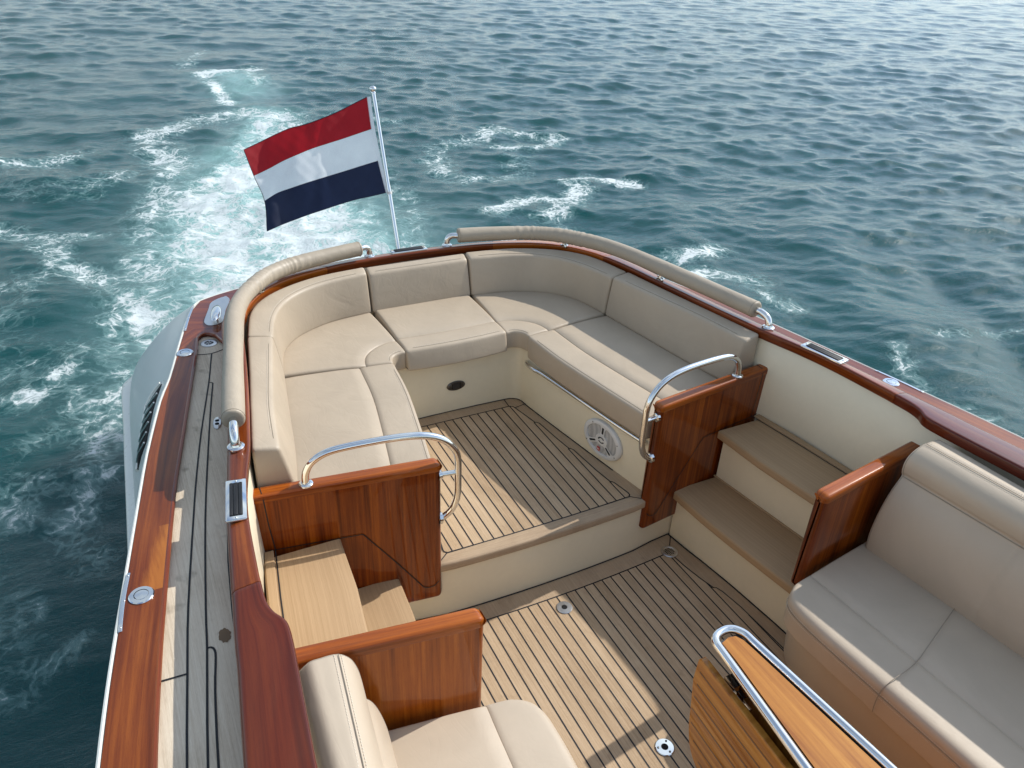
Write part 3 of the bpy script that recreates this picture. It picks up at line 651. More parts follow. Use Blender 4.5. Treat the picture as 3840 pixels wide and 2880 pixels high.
# partitions
def partition(s, x0, x1, yf, z0, z1, mat, th=.061):
    st = [mir([(x, yf(x), z0), (x, yf(x), z1), (x, yf(x) + th, z1), (x, yf(x) + th, z0)], s) for x in lin(x0, x1, 14)]
    g = MB(); loft(g, st, [.02, .02, .02, .02], (.026, .004), 5, swap=True, ek=5)
    return g
yU = lambda x: .982 + .125 * (x - .55); yL = lambda x: .188 + .135 * (x - .76)
for s in (1, -1):
    def part2(x0, x1, yf, z0, z1, mat, matcap):
        g = partition(s, x0 + .0015, x1 - .002, lambda x: yf(x) + .0022, z0, z1 - .014, mat, .0566); po = g.build('partition', mat, BOAT, 40)
        g = MB(); st = [mir([(x, yf(x), z1 - .037), (x, yf(x), z1), (x, yf(x) + .061, z1), (x, yf(x) + .061, z1 - .037)], s) for x in lin(x0, x1, 14)]
        loft(g, st, [.004, .021, .021, .004], (.026, .004), 5, ek=5); g.build('capping', matcap, po, 40); return po
    po = part2(.520, 1.282, yU, .13, .853, M_PANEL, M_ORANGE)
    po['label'] = 'mahogany partition carrying a handrail, beside the cushioned seats'
    g = MB(); e = .0012
    def q(x, z): return V((x * s, yU(x) - e, z))
    def seam(pp, w=.0042):
        for (xa, za), (xb, zb) in zip(pp[:-1], pp[1:]):
            d = V((xb - xa, 0, zb - za)).normalized(); nn = V((-d.z, 0, d.x)) * w / 2
            g.face([(V((xa * s, yU(xa) - e, za)) + V((nn.x * s, 0, nn.z))), (V((xb * s, yU(xb) - e, zb)) + V((nn.x * s, 0, nn.z))), (V((xb * s, yU(xb) - e, zb)) - V((nn.x * s, 0, nn.z))), (V((xa * s, yU(xa) - e, za)) - V((nn.x * s, 0, nn.z)))])
    seam([(1.192, .835), (1.186, .70), (1.176, .586)]); seam([(1.24, .592), (1.176, .586), (1.0, .582), (.845, .577), (.72, .392), (.606, .214), (.585, .206), (.56, .212), (.540, .235)])
    for k in range(5):
        pass
    tube(g, [(1.193 * s, yU(1.193) + t * .061, .8535) for t in (.18, .85)], .0018, 5)
    g.build('hinge_joint', M_CAULK, po, 0)
    po2 = part2(.700, 1.375, yL, .39, .875, M_ORANGE if s < 0 else M_PANEL, M_ORANGE); po2['label'] = 'plain mahogany partition at the end of the sofa'
    # handrail
    hp = [(1.032, 1.068, .850), (1.032, 1.068, .875), (1.026, 1.067, .910), (1.003, 1.064, .948), (.958, 1.058, .976), (.90, 1.05, .989), (.793, 1.035, .996), (.673, 1.019, .997), (.580, 1.006, .986), (.515, .997, .958), (.472, .991, .912), (.453, .988, .86), (.451, .988, .76), (.453, .988, .672), (.470, .991, .612), (.498, .995, .578), (.530, 1.0, .562)]
    g = MB(); tube(g, mir([tuple(p) for p in crm(hp, 5)], s), .0145, 18); ho = g.build('handrail', M_STEEL, BOAT, 60)
    g = MB(); lathe(g, [(.0265, -.002), (.0265, .003), (.023, .006), (.0155, .007)], (1.032 * s, 1.068, .853), seg=28); g.build('flange', M_STEEL, ho, 40); g = MB()
    nx = (-1 * s, -.02, -.1)
    lathe(g, [(.025, -.012), (.025, .001), (.021, .004), (.015, .005)], (.520 * s, 1.0, .563), nx, 28); g.build('flange', M_STEEL, ho, 40); g = MB()
    lathe(g, [(.0205, -.012), (.0205, .001), (.017, .004), (.010, .005)], (.520 * s, 1.0, .787), (-s, 0, 0), 28)
    g.build('flange', M_STEEL, ho, 40)
    g = MB(); tube(g, mir([(.455, .989, .787), (.525, 1.0, .787)], s), .0105, 14); g.build('standoff', M_STEEL, ho)

# rail under the right seat, speaker, oval latch
for s in (1, -1):
    g = MB(); pp = crm([(.386, 1.985, .590), (.376, 1.965, .589), (.382, 1.9, .588), (.410, 1.80, .588), (.497, 1.31, .588), (.545, 1.07, .588)], 5); tube(g, mir([tuple(p) for p in pp], s), .011, 12); g.build('seat_slide_rail', M_STEEL, BOAT)
d = V((.097, -.551, 0)).normalized(); nrm = V((-d.y, d.x, 0)); nrm = nrm if nrm.x < 0 else -nrm
Ms = Matrix((d, V((0, 0, 1)), nrm)).transposed(); wallx = lambda y: ip(-y, [-2.0, -1.813, -1.49, -1.262, -1.03], [.397, .424, .48, .521, .565])
cy, cz = 1.352, .446; cs = V((wallx(cy), cy, cz)) + nrm * .0005
g = MB(); SA, SB = .138, .104
def sp(x, y, h=0): return cs + Ms @ V((x, y, h))
def sring(g, prof, seg=56):
    g.grid([[sp(SA * rr * math.cos(2 * PI * k / seg), SB * rr * math.sin(2 * PI * k / seg), h) for k in range(seg)] for rr, h in prof])
sring(g, [(1.0, 0), (1.0, .010), (.97, .016), (.90, .019), (.80, .019), (.785, .015), (.78, .008)]); spk = g.build('speaker', M_WHITEP, BOAT, 40)
# grille
m, nt, p = newmat('perforated_grille'); vo = N(nt, 'ShaderNodeTexVoronoi'); vo.inputs['Scale'].default_value = 190; vo.inputs['Randomness'].default_value = .0
L(nt, mapped(nt, 'Object', (1, 1, 1)), vo.inputs['Vector']); L(nt, ramp(nt, vo.outputs['Distance'], [(.22, (.16, .16, .155)), (.48, (.50, .49, .47))]), p.inputs['Base Color']); p.inputs['Roughness'].default_value = .5; M_GRILLE = m
g = MB(); sring(g, [(.79, .010), (.5, .013), (.01, .014)]); g.build('grille', M_GRILLE, spk)
g = MB()
for a in (1.53, 3.72, 5.50):
    ca, sa = math.cos(a), math.sin(a); pts = []
    prof = [(.10, .30), (.30, .135), (.55, .125), (.70, .17), (.80, .26)]
    lft = [(r_ * ca - w_ * .8 * sa, r_ * sa + w_ * .8 * ca) for r_, w_ in prof]; rgt = [(r_ * ca + w_ * .8 * sa, r_ * sa - w_ * .8 * ca) for r_, w_ in prof]
    for i in range(len(prof) - 1):
        g.face([sp(x * SA, y * SB, .0165) for x, y in (lft[i], lft[i + 1], rgt[i + 1], rgt[i])])
lathe(g, [(.0001, .018), (.30, .018), (.30, .012)], cs, nrm, 30, 0, SA, SB, d); g.build('grille_spokes', M_WHITEP, spk, 30)
g = MB()
for a in (1.53, 3.72, 5.50):
    ca, sa = math.cos(a), math.sin(a)
    for r0, r1 in ((.38, .70),):
        g.face([sp((r_ * ca - w_ * sa) * SA, (r_ * sa + w_ * ca) * SB, .0175) for r_, w_ in ((r0, .045), (r1, .05), (r1 + .03, 0), (r1, -.05), (r0, -.045), (r0 - .03, 0))]); g.build('speaker_slot', M_BLACK, spk, 0); g = MB()
g.grid([[sp(.17 * SA * math.cos(a) * f, .17 * SB * math.sin(a) * f, .0185) for a in [.5 + k * .21 for k in range(14)]] for f in (1, .65)], False)
g.grid([[sp(.17 * SA * math.cos(a) * f, .17 * SB * math.sin(a) * f, .0185) for a in [3.7 + k * .2 for k in range(12)]] for f in (1, .65)], False); g.build('emblem_ring', M_BLACK, spk, 0)
for a in (.35, 2.2, 3.7, 5.75): g = MB(); lathe(g, [(.0035, .0195), (0, .0197)], cs + Ms @ V((SA * .88 * math.cos(a), SB * .88 * math.sin(a), 0)), nrm, 10); g.build('screw', M_BLACK, spk, 0)
g = MB(); c = (-.10, -.56)
for x0, x1, y0, y1 in ((-.075, .075, -.11, .11),): g.face([sp((c[0] + x) * SA, (c[1] + y) * SB, .0180) for x, y in ((x0, y0), (x1, y0), (x1, y1), (x0, y1))])
g.build('maker_badge', M_RED, spk, 0)
g = MB(); g.face([sp((c[0] + x) * SA, (c[1] + y) * SB, .0186) for x, y in ((-.035, -.06), (.03, -.06), (.03, .0), (-.035, .06))]); g.build('badge_mark', M_WHITEP, spk, 0)

g = MB(); c = V((.006, 2.0875, .470)); lathe(g, [(1, -.001), (1, .003), (.94, .005), (0, .006)], c, (0, -1, 0), 36, 0, .054, .029, (1, 0, 0)); o = g.build('oval_latch', M_BRONZE, BOAT)
g = MB()
g.box(c + V((.0, -.0065, 0)), (.042, .003, .030)); [g.box(c + V((0, -.0085, zz_)), (.034, .003, .003)) for zz_ in (-.009, 0, .009)]
[lathe(g, [(.004, .005), (0, .0075)], c + V((dx, 0, 0)), (0, -1, 0), 8) for dx in (-.045, .045)]
g.build('latch_tab', M_BRONZE, o, 30)
for dx in (-.0225, .0225): g = MB(); g.box(c + V((dx, -.0072, 0)), (.0025, .004, .030)); g.build('latch_slot', M_DARK, o, 0)

# ================================================================== cushions
def finish(o, label, cat='cushion', group=None): tag(o, label, cat, group); return o
SG, BG = 'seat cushions of the stern lounge', 'backrest cushions of the stern lounge'
def cushion(name, st, r, grooves=None, crown=.004, label='', group=None, crease=((1, 1),), er=.014, m=5, edge_side=None, mat=None, nn=8):
    st = crst(st, m); edges = {1: dict(grooves=grooves or [], crown=crown, n=nn, w=.006, d=.006), 0: dict(crown=.003, n=4)}
    g = MB(); loft(g, st, r, (er, er), 4, edges); o = g.build(name, mat or M_VINYL, None, 45); finish(o, label, 'cushion', group)
    # stitching along the creases: edge 1 starts at corner 1
    g = MB()
    for ci, nb in crease:
        rr = r[ci] if isinstance(r, (list, tuple)) else r; pth = []; pth2 = []
        for s_ in st[1:-1]:
            c = V(s_[ci]); b = (V(s_[(ci + nb) % 4]) - c).normalized(); a = (V(s_[(ci - nb) % 4]) - c).normalized()
            nrm = -a; pth.append(c + b * (rr + .001) + nrm * .0008); pth2.append(c + b * (rr + .008) + nrm * .0012)
        P0 = [pth[0] + (pth[1] - pth[0]).normalized() * er] + pth[1:-1] + [pth[-1] + (pth[-2] - pth[-1]).normalized() * er * .5]
        tube(g, P0, .0012, 5); stitches(g, pth2[1:-1], (0, 0, .0), mat=1)
    g.build('piping', [M_PIPE, M_STITCH], o)
    return o
ZS, ZB = .757, .657
# centre
st = [[(x, 2.022 - .02 * (1 - (x / .287) ** 2), ZB), (x, 2.048 - .014 * (1 - (x / .287) ** 2), .768), (x, 2.60, .768), (x, 2.60, ZB)] for x in lin(-.287, .287, 5)]
cushion('seat_cushion', st, [.012, .018, .01, .01], [.140], .006, 'beige seat cushion in the middle of the stern bench, below the flagpole', SG)
st = [[(x, 2.548, .760), (x, 2.602, .970), (x, 2.663, .992), (x, 2.668, .70)] for x in lin(-.298, .298, 5)]
cushion('backrest_cushion', st, [.015, .016, .016, .01], None, .003, 'straight beige backrest cushion in the middle of the stern, below the flagpole', BG)
for s in (1, -1):
    side = 'right' if s > 0 else 'left'
    fr = [(.293, 2.052), (.318, 2.053), (.343, 2.045), (.363, 2.028), (.374, 2.007), (.379, 1.982)]; bk = [(.303, 2.61), (.58, 2.57), (.775, 2.465), (.87, 2.35), (.915, 2.22), (.95, 2.045)]
    st = [mir([(f[0], f[1], ZB), (f[0], f[1], .760), (b[0], b[1], .760), (b[0], b[1], ZB)], s) for f, b in zip(fr, bk)]
    cushion('seat_cushion', st, [.01, .014, .01, .01], [.137], .006, f'curved corner seat cushion on the {side}, with an arc seam at its inner edge', SG, m=4)
    fy = [(.378, 1.975), (.402, 1.70), (.458, 1.37), (.498, 1.16), (.517, 1.048)]; by = [(.95, 2.038), (1.0, 1.70), (1.05, 1.40), (1.08, 1.2), (1.10, 1.122)]
    st = [mir([(f[0] + .002, f[1], .622), (f[0], f[1], ZS), (b[0], b[1], ZS), (b[0], b[1], .622)], s) for f, b in zip(fy, by)]
    cushion('seat_cushion', st, [.012, .016, .01, .01], [.172], .006, f'long side seat cushion along the {side} of the stern lounge, behind the handrail', SG)
    foot = [(.305, 2.550), (.545, 2.512), (.725, 2.425), (.825, 2.318), (.872, 2.20), (.900, 2.045)]; it = [(.308, 2.600), (.535, 2.560), (.690, 2.495), (.805, 2.390), (.880, 2.245), (.932, 2.050)]; ot = [(.305, 2.663), (.55, 2.632), (.735, 2.565), (.888, 2.458), (.985, 2.306), (1.044, 2.060)]
    st = [mir([(a[0], a[1], .760), (b[0], b[1], .978), (c_[0], c_[1], .997), (c_[0] + .004, c_[1], .70)], s) for a, b, c_ in zip(foot, it, ot)]
    cushion('backrest_cushion', st, [.015, .016, .016, .01], None, .003, f'curved corner backrest cushion on the {side} of the stern', BG, m=5)
    foot = [(.902, 2.036), (.953, 1.70), (.997, 1.40), (1.052, 1.128)]; it = [(.934, 2.042), (1.003, 1.71), (1.060, 1.42), (1.098, 1.128)]; ot = [(1.046, 2.052), (1.099, 1.72), (1.147, 1.44), (1.197, 1.138)]
    st = [mir([(a[0], a[1], .760), (b[0], b[1], .985 + .012 * i / 3), (c_[0], c_[1], 1.0 + .012 * i / 3), (c_[0] + .002, c_[1], .70)], s) for i, (a, b, c_) in enumerate(zip(foot, it, ot))]
    cushion('backrest_cushion', st, [.015, .016, .016, .01], None, .003, f'long straight backrest cushion along the {side} side, ending at the partition', BG)

# ================================================================== sofas
for s in (1, -1):
    side = 'right' if s > 0 else 'left'
    root = empty('sofa', (1.0 * s, -.4, 0)); tag(root, 'cream leather sofa in shade on the right, facing the folded table' if s > 0 else 'sunlit cream leather sofa at the lower left, behind the plain partition', 'sofa', 'sofas facing each other forward of the steps')
    ends = [((.605, .140), .208), ((.573, .124), .190), ((.549, .098), .172), ((.536, .062), .150), ((.531, .015), .110), ((.531, -.06), .03), ((.537, -.18), -.10), ((.545, -.32), -.25), ((.556, -.5), -.45), ((.572, -.8), -.78), ((.59, -1.2), -1.2), ((.605, -1.7), -1.7)]
    st = []
    for (xf, y), yb in ends:
        xb = 1.14 + (.2 - yb) * .07
        st.append(mir([(xf + .008, y, .355), (xf, y, .503), (xb, yb, .512), (xb, yb, .355)], s))
    st = crst(st, 3)
    g = MB(); loft(g, st, [.012, .040, .01, .01], (.012, .01), 6, {1: dict(grooves=[-.435], crown=.004, n=8, w=.004, d=.003), 0: dict(crown=.002, n=4)}, ek=4)
    so = g.build('seat', M_LEATHER, root, 50)
    g = MB(); pth = []; p2 = []
    for q_ in st[2:-1]:
        c = V(q_[1]); a = (V(q_[0]) - c).normalized(); b = (V(q_[2]) - c).normalized(); pth.append(c + a * .045 - b * .0005 + (a * .0)); p2.append(c + a * .052 - b * .001)
    pth = [p_ + V((-.0025 * s, 0, 0)) for p_ in pth]; p2 = [p_ + V((-.003 * s, 0, 0)) for p_ in p2]
    tube(g, pth, .0013, 5); stitches(g, p2, (0, 0, -.003), mat=1); stitches(g, p2, (0, 0, .016), mat=1)
    for yc in (-.30,):
        L1 = [(.547, yc - .045, .37), (.540, yc - .045, .43), (.545, yc - .045, .475), (.558, yc - .045, .496), (.60, yc - .044, .5155), (.66, yc - .04, .5185), (.745, yc - .022, .512), (.85, yc + .01, .5265), (1.0, yc + .06, .525), (1.09, yc + .09, .517)]
        L1 = [(x, y, z + .0002) for x, y, z in L1]; tube(g, mir([tuple(p) for p in crm(L1, 4)], s), .0016, 5)
    g.build('piping', [M_PIPE, M_STITCH], so)
    # base
    bs = [(.205, .70), (.185, .655), (.15, .62), (.10, .597), (.03, .583), (-.1, .578), (-.4, .59), (-.9, .61), (-1.7, .64)]
    bf = [(.325, .84), (.30, .79), (.25, .735), (.19, .695), (.10, .665), (-.05, .65), (-.4, .655), (-.9, .67), (-1.7, .69)]
    st = [mir([(xf + .02, y * .5 + yt * .5, -.002), (xt, yt - .03, .358), (1.15, yt - .03, .358), (1.15, y * .5 + yt * .5, -.002)], s) for (yt, xt), (y, xf) in zip(bs, bf)]
    g = MB(); loft(g, crst(st, 3), .01, (.02, .01), 3, {0: dict(crown=.002, n=4)}); g.build('sofa_base', M_LEATHER, root, 50)
    # backrest: profile rolls over at the top
    if s > 0: ye = .178; prof = [(1.03, .505), (1.022, .60), (1.034, .71), (1.062, .80), (1.098, .866), (1.091, .890), (1.086, .925), (1.096, .960), (1.126, .986), (1.168, 1.000), (1.218, 1.001), (1.26, .990), (1.285, .90), (1.27, .50)]
    else: ye = .152; prof = [(1.028, .505), (1.040, .60), (1.058, .685), (1.078, .742), (1.102, .778), (1.098, .80), (1.104, .86), (1.113, .91), (1.130, .955), (1.160, .985), (1.205, .992), (1.25, .984), (1.285, .90), (1.27, .50)]
    ys = [0, .0015, .006, .014, .03, .10, .2, .3, .44, .462, .47, .478, .50, .7, 1.0, 1.4, 1.85]; ins = [.014, .008, .003, .0005, 0]
    rows = []
    for k, d0 in enumerate(ys):
        q_ = ins[k] if k < 5 else 0; gro = .0035 * math.exp(-((d0 - .47) / .005) ** 2)
        row = []
        for x, z in prof:
            dx, dz = x - 1.18, z - .74; l_ = math.hypot(dx, dz); f = 1 - (q_ + gro) / l_
            row.append((1.18 + dx * f + d0 * .105 * (1 if x < 1.2 else .5), ye - d0, .74 + dz * f))
        rows.append(row)
    R = [crm(r_ + r_[:1], 4)[:-1] for r_ in rows]
    rings = [[V((p_.x * s, p_.y, p_.z)) for p_ in r_] for r_ in R]
    g = MB(); b = g.grid(rings); mm = len(rings[0]); g.cap(list(range(b, b + mm))[::-1]); bo = g.build('backrest', M_LEATHER, root, 50)
    def bp(i, d0):
        x = ip(i, range(len(prof)), [q_[0] for q_ in prof]); z = ip(i, range(len(prof)), [q_[1] for q_ in prof])
        return V((s * (x + d0 * .105 * (1 if x < 1.2 else .5)), ye - d0, z))
    g = MB(); dd = lin(.012, 1.8, 20)
    tube(g, [bp(9, y) + V((-.001 * s, 0, .003)) for y in dd], .0014, 5); stitches(g, [bp(8.8, y) + V((-.002 * s, 0, .0025)) for y in dd], mat=1); stitches(g, [bp(9.25, y) + V((0, 0, .0035)) for y in dd], mat=1)
    tube(g, [bp(4, y) + V((-.0015 * s, 0, .0)) for y in dd], .0020, 5); stitches(g, [bp(11.3, y) + V((.001 * s, 0, .003)) for y in dd], mat=1)
    tube(g, [V((p_.x, p_.y - .003, p_.z)) for p_ in rings[2][:len(rings[0]) * 11 // 14]], .0018, 5)
    g.build('piping', [M_PIPE, M_STITCH], bo)

# ================================================================== folded table
TR = empty('folding_table', (.02, -.7, 0)); tag(TR, 'varnished teak table with polished steel rim, its leaf folded down, at the bottom right', 'table')
ZT = .770
Lx = lambda y: -.046 - (-.11 - y) * .115; Rx = lambda y: .060 + (-.12 - y) * .095
g = MB(); rim = [(Lx(y), y, ZT) for y in (-1.5, -1.0, -.6, -.3, -.16)] + [(-.0475, -.128, ZT), (-.038, -.108, ZT), (-.018, -.096, ZT)] + [(.010, -.092, ZT), (.030, -.096, ZT), (.047, -.108, ZT), (.062, -.135, ZT)] + [(Rx(y), y, ZT) for y in (-.18, -.3, -.6, -1.0, -1.5)]
tube(g, crm(rim, 5), .0145, 18); g.build('steel_rim', M_STEEL, TR, 60)
g = MB(); plate(g, [(-.030, -.131), (.003, -.121), (.028, -.127), (.040, -.15)] + [(Rx(y) - .022, y) for y in (-.2, -.6, -1.0, -1.5)] + [(Lx(y) + .022, y) for y in (-1.5, -1.0, -.6, -.2)], ZT + .001, .03)
g.build('tabletop', M_TABLE, TR, 30)
g = MB(); plate(g, [(-.040, -.118), (.045, -.118)] + [(Rx(y) - .008, y) for y in (-.2, -.6, -1.5)] + [(Lx(y) + .008, y) for y in (-1.5, -.6, -.2)], ZT - .006, .02); g.build('rim_gasket', M_BLACK, TR, 30)
g = MB(); st = [[(Lx(y) + .03, y, .08), (Lx(y) + .03, y, .745), (Rx(y) - .03, y, .745), (Rx(y) - .03, y, .08)] for y in (-.19, -.5, -.9, -1.5)]
loft(g, st, .004, (.006, .004), swap=True); g.build('table_pedestal', M_TABLE, TR)
# hanging leaf on the left with dark inlay lines
lx = lambda y: -.098 - (-.13 - y) * .05
out = [(-.108, .62)] + [(-.112 - .02 * (1 - math.cos(a)), .70 + .022 * math.sin(a)) for a in lin(0, PI / 2, 5)] + [(-.5, .722), (-1.0, .722), (-1.5, .722), (-1.5, .27), (-.5, .27), (-.36, .275)] + [(-.27 + .0 + .125 * math.sin(a) * 1.0, .40 - .125 * math.cos(a)) for a in lin(0, PI / 2, 8)]
out = out[:-1] + [(-.135, .42), (-.125, .50)]
g = MB(); mid_ = (-.6, .5)
def lp(y, z, dx=0): return V((lx(y) + dx, y, z))
rings = [[lp(y, z, .022) for y, z in out], [lp(y, z, 0.003) for y, z in out], [lp(y + (mid_[0] - y) * .006, z + (mid_[1] - z) * .012, 0) for y, z in out]]
b = g.grid(rings, True); n_ = len(out)
g.f.append(tuple(range(b + 2 * n_, b + 3 * n_))); g.mi.append(0); g.uv.append([(y, z) for y, z in out]); g.f.append(tuple(range(b, b + n_))); g.mi.append(0); g.uv.append([(y, z) for y, z in out])
lf = g.build('table_leaf', M_TABLE, TR, 30)
g = MB()
for k in range(7):
    z0 = .672 - k * .058
    ya = -.128 - max(0, (.52 - z0)) ** 2 * 2.2 - .004; yy = [ya, -.5, -1.0, -1.5]
    for y0, y1 in zip(yy[:-1], yy[1:]): g.face([lp(y0, z0 + .0032, -.0008), lp(y1, z0 + .0032 - .0, -.0008), lp(y1, z0 - .0032, -.0008), lp(y0, z0 - .0032, -.0008)])
g.build('dark_inlay', plain('dark_inlay', (.09, .018, .004), .4, coat=.8), lf, 0)
for y in (-.235, -.62):
    g = MB(); g.box((-.062, y, .715), (.035, .045, .032)); g.box((-.060, y - .045, .700), (.025, .03, .045)); tube(g, [(-.068, y + .03, .70), (-.068, y - .09, .70)], .008, 10)
    g.build('leaf_hinge', M_STEEL, TR, 30)

# ================================================================== flagpole and flag
g = MB(); pd = V((0, .378, .926)); base = V((0, 2.925, .860)); topp = V((0, 3.3152, 1.8137))
tube(g, [base, base + pd * .3, base + pd * .47], .0125, 14); tube(g, [base + pd * .47, topp - pd * .03], .0108, 14)
po = g.build('flagpole', M_STEEL, None, 50); tag(po, 'slanting stainless flagpole with ball top rising from the stern', 'flagpole')
g = MB(); lathe(g, [(.0, -.012), (.012, -.012), (.014, -.004), (.012, .0), (.019, .008), (.021, .016), (.019, .025), (.011, .032), (0, .034)], topp - pd * .03, pd, 24); g.build('ball_finial', M_STEEL, po, 60)
g = MB(); lathe(g, [(.0105, -.008), (.016, -.007), (.016, .007), (.0105, .008)], base + pd * .425, pd, 20); g.build('collar', M_WHITEP, po)
g = MB(); lathe(g, [(.030, -.002), (.030, .012), (.02, .018), (.015, .05), (.0125, .052)], V((0, 2.922, .862)), pd, 24); g.build('pole_socket', M_STEEL, po)
FR = [[(-.037, 3.304, 1.761), (-.127, 3.312, 1.722), (-.216, 3.32, 1.683), (-.307, 3.331, 1.65), (-.398, 3.343, 1.621), (-.49, 3.359, 1.6), (-.579, 3.369, 1.566), (-.666, 3.378, 1.529), (-.754, 3.386, 1.493)],
      [(-.041, 3.237, 1.595), (-.129, 3.25, 1.569), (-.217, 3.263, 1.543), (-.305, 3.276, 1.519), (-.392, 3.29, 1.494), (-.477, 3.3, 1.464), (-.562, 3.309, 1.431), (-.644, 3.316, 1.393), (-.727, 3.324, 1.359)],
      [(-.033, 3.166, 1.426), (-.118, 3.179, 1.404), (-.202, 3.193, 1.381), (-.287, 3.206, 1.359), (-.371, 3.22, 1.337), (-.454, 3.233, 1.315), (-.536, 3.246, 1.291), (-.618, 3.257, 1.266), (-.695, 3.262, 1.226)],
      [(-.017, 3.092, 1.255), (-.107, 3.109, 1.238), (-.196, 3.126, 1.222), (-.284, 3.141, 1.2), (-.371, 3.155, 1.176), (-.458, 3.168, 1.152), (-.544, 3.18, 1.126), (-.629, 3.192, 1.098), (-.713, 3.201, 1.067)]]
FRc = [crm(r_, 8) for r_ in FR]; cols = []
for k in range(len(FRc[0])): cols.append(crm([FRc[j][k] for j in range(4)], 10))
camp = V((-1.4395, -1.3162, 2.7047)); g = MB(); nu, nv = len(cols), len(cols[0]); pts = []
for i, c_ in enumerate(cols):
    u = i / (nu - 1); row = []
    for j, p_ in enumerate(c_):
        v_ = j / (nv - 1); w = .0022 * math.sin(u * 61 + v_ * 9) * math.sin(v_ * 23 + u * 14) + .0018 * math.sin(u * 33 - v_ * 31) + .030 * u ** .7 * math.sin(u * 8.5 + 1.4 + v_ * 1.3) + .010 * math.sin(u * 17 - v_ * 5) * u + .012 * math.exp(-((u - .42 - .1 * v_) / .05) ** 2) - .02 * math.exp(-((u - .95) / .08) ** 2) * v_
        dr = (p_ - camp).normalized(); row.append(p_ + dr * w)
    pts.append(row)
b = len(g.v)
for row in pts: g.v += [tuple(p_) for p_ in row]
for i in range(nu - 1):
    for j in range(nv - 1):
        g.f.append((b + i * nv + j, b + i * nv + j + 1, b + (i + 1) * nv + j + 1, b + (i + 1) * nv + j)); g.mi.append(min(2, j // 10)); g.uv.append([(0, 0)] * 4)
for j in (10, 20): tube(g, [pts[i][j] for i in range(nu)], .0012, 4, 0 if j == 10 else 2)
fo = g.build('flag', [M_FRED, M_FWHITE, M_FBLUE], None, 80); tag(fo, 'red, white and blue striped flag flying from the stern pole', 'flag')
g = MB(); c0 = pts[0]; g.grid([[p_ + V((.018, -.003, 0)) for p_ in c0], [p_ + V((-.004, -.001, 0)) for p_ in c0]], False); g.build('hoist_tape', M_FWHITE, fo, 80)
g = MB()
for j in (0, nv - 1): tube(g, [pts[i][j] for i in range(nu)], .0018, 5)
tube(g, [pts[-1][j] for j in range(nv)], .0018, 5); g.build('hem', M_FBLUE, fo)
# ================================================================== sea
CX, CY = -1.44, -1.32
az = np.radians(np.concatenate([np.linspace(-180, -14, 90, endpoint=False), np.linspace(-12, 70, 720, endpoint=False), np.linspace(74, 180, 60, endpoint=False)]))
rad = np.concatenate([[0.02, .6], np.geomspace(1.8, 72, 800), np.geomspace(78, 6000, 60)])
A, R_ = np.meshgrid(az, rad)
X = CX + R_ * np.sin(A); Y = CY + R_ * np.cos(A)
dr = np.gradient(rad)[:, None] * np.ones_like(A)
cell = np.maximum(dr, R_ * np.radians(.11))
# foam / aerated water density painted from the wake's own geometry (world metres)
def stroke(pts, w, x=None, y=None):
    x = X if x is None else x; y = Y if y is None else y
    best = np.full(x.shape, 9e9)
    for (x0, y0), (x1, y1) in zip(pts[:-1], pts[1:]):
        dx, dy = x1 - x0, y1 - y0; t = np.clip(((x - x0) * dx + (y - y0) * dy) / (dx * dx + dy * dy + 1e-9), 0, 1)
        best = np.minimum(best, (x - x0 - t * dx) ** 2 + (y - y0 - t * dy) ** 2)
    return np.exp(-best / (w * w))
# boat footprint damping
foam = np.zeros_like(X); aer = np.zeros_like(X)
def add(arr, k, pts, w): np.maximum(arr, k * stroke(pts, w), out=arr)
add(aer, 1.0, [(.1, 3.2), (.15, 5.0), (.2, 6.8)], 1.0); add(aer, .9, [(-.5, 4.3), (-.6, 6.4), (-.1, 7.8), (.2, 9.4)], .75); add(aer, .8, [(.2, 8.6), (.5, 10.4), (.9, 11.8)], .45)
add(aer, .36, [(-1.3, 3.6), (-1.2, 6.0), (-.6, 8.3)], .5); add(aer, .75, [(.95, 13.7), (.9, 15.0)], .6); add(aer, .35, [(.6, 12.5), (.9, 13.6)], .4)
add(foam, .94, [(.15, 3.2), (.2, 5.4), (.2, 7.0)], .95); add(foam, .90, [(-.55, 4.2), (-.7, 6.2), (-.6, 7.5), (.1, 8.8)], .75); add(foam, .86, [(.2, 8.4), (.6, 10.2), (1.0, 11.6)], .62)
add(foam, .66, [(-1.25, 4.2), (-1.35, 6.2), (-1.15, 7.6), (-.75, 9.0)], .38); add(foam, .76, [(-.75, 9.2), (-.9, 10.8), (-.2, 11.6), (.6, 11.9)], .45)
add(foam, .84, [(.45, 12.6), (.5, 13.8), (.45, 15.2)], .22); add(foam, .90, [(.5, 15.3), (1.4, 15.9)], .40); add(foam, .62, [(1.2, 14.2), (1.4, 15.4)], .35); add(foam, .55, [(.2, 16.5), (.9, 18.4)], .4)
add(foam, .56, [(.9, 5.2), (1.5, 7.0), (1.7, 9.4), (1.9, 11.6), (2.6, 10.8)], .35)
add(foam, 0.78, [(-2.15, 6.8), (-1.96, 6.2), (-1.7, 5.7), (-1.5, 5.2), (-1.45, 4.6)], 0.25); add(foam, 0.64, [(-1.62, 5.2), (-1.7, 4.2), (-1.72, 3.2)], 0.31)
add(foam, 0.68, [(-2.75, 9.8), (-2.3, 9.7), (-1.9, 10.1)], 0.43); add(foam, 0.66, [(-2.6, 7.5), (-2.2, 7.1), (-1.8, 7.0)], 0.31); add(foam, 0.58, [(-2.4, 8.6), (-1.9, 8.4), (-1.4, 9.0)], 0.46)
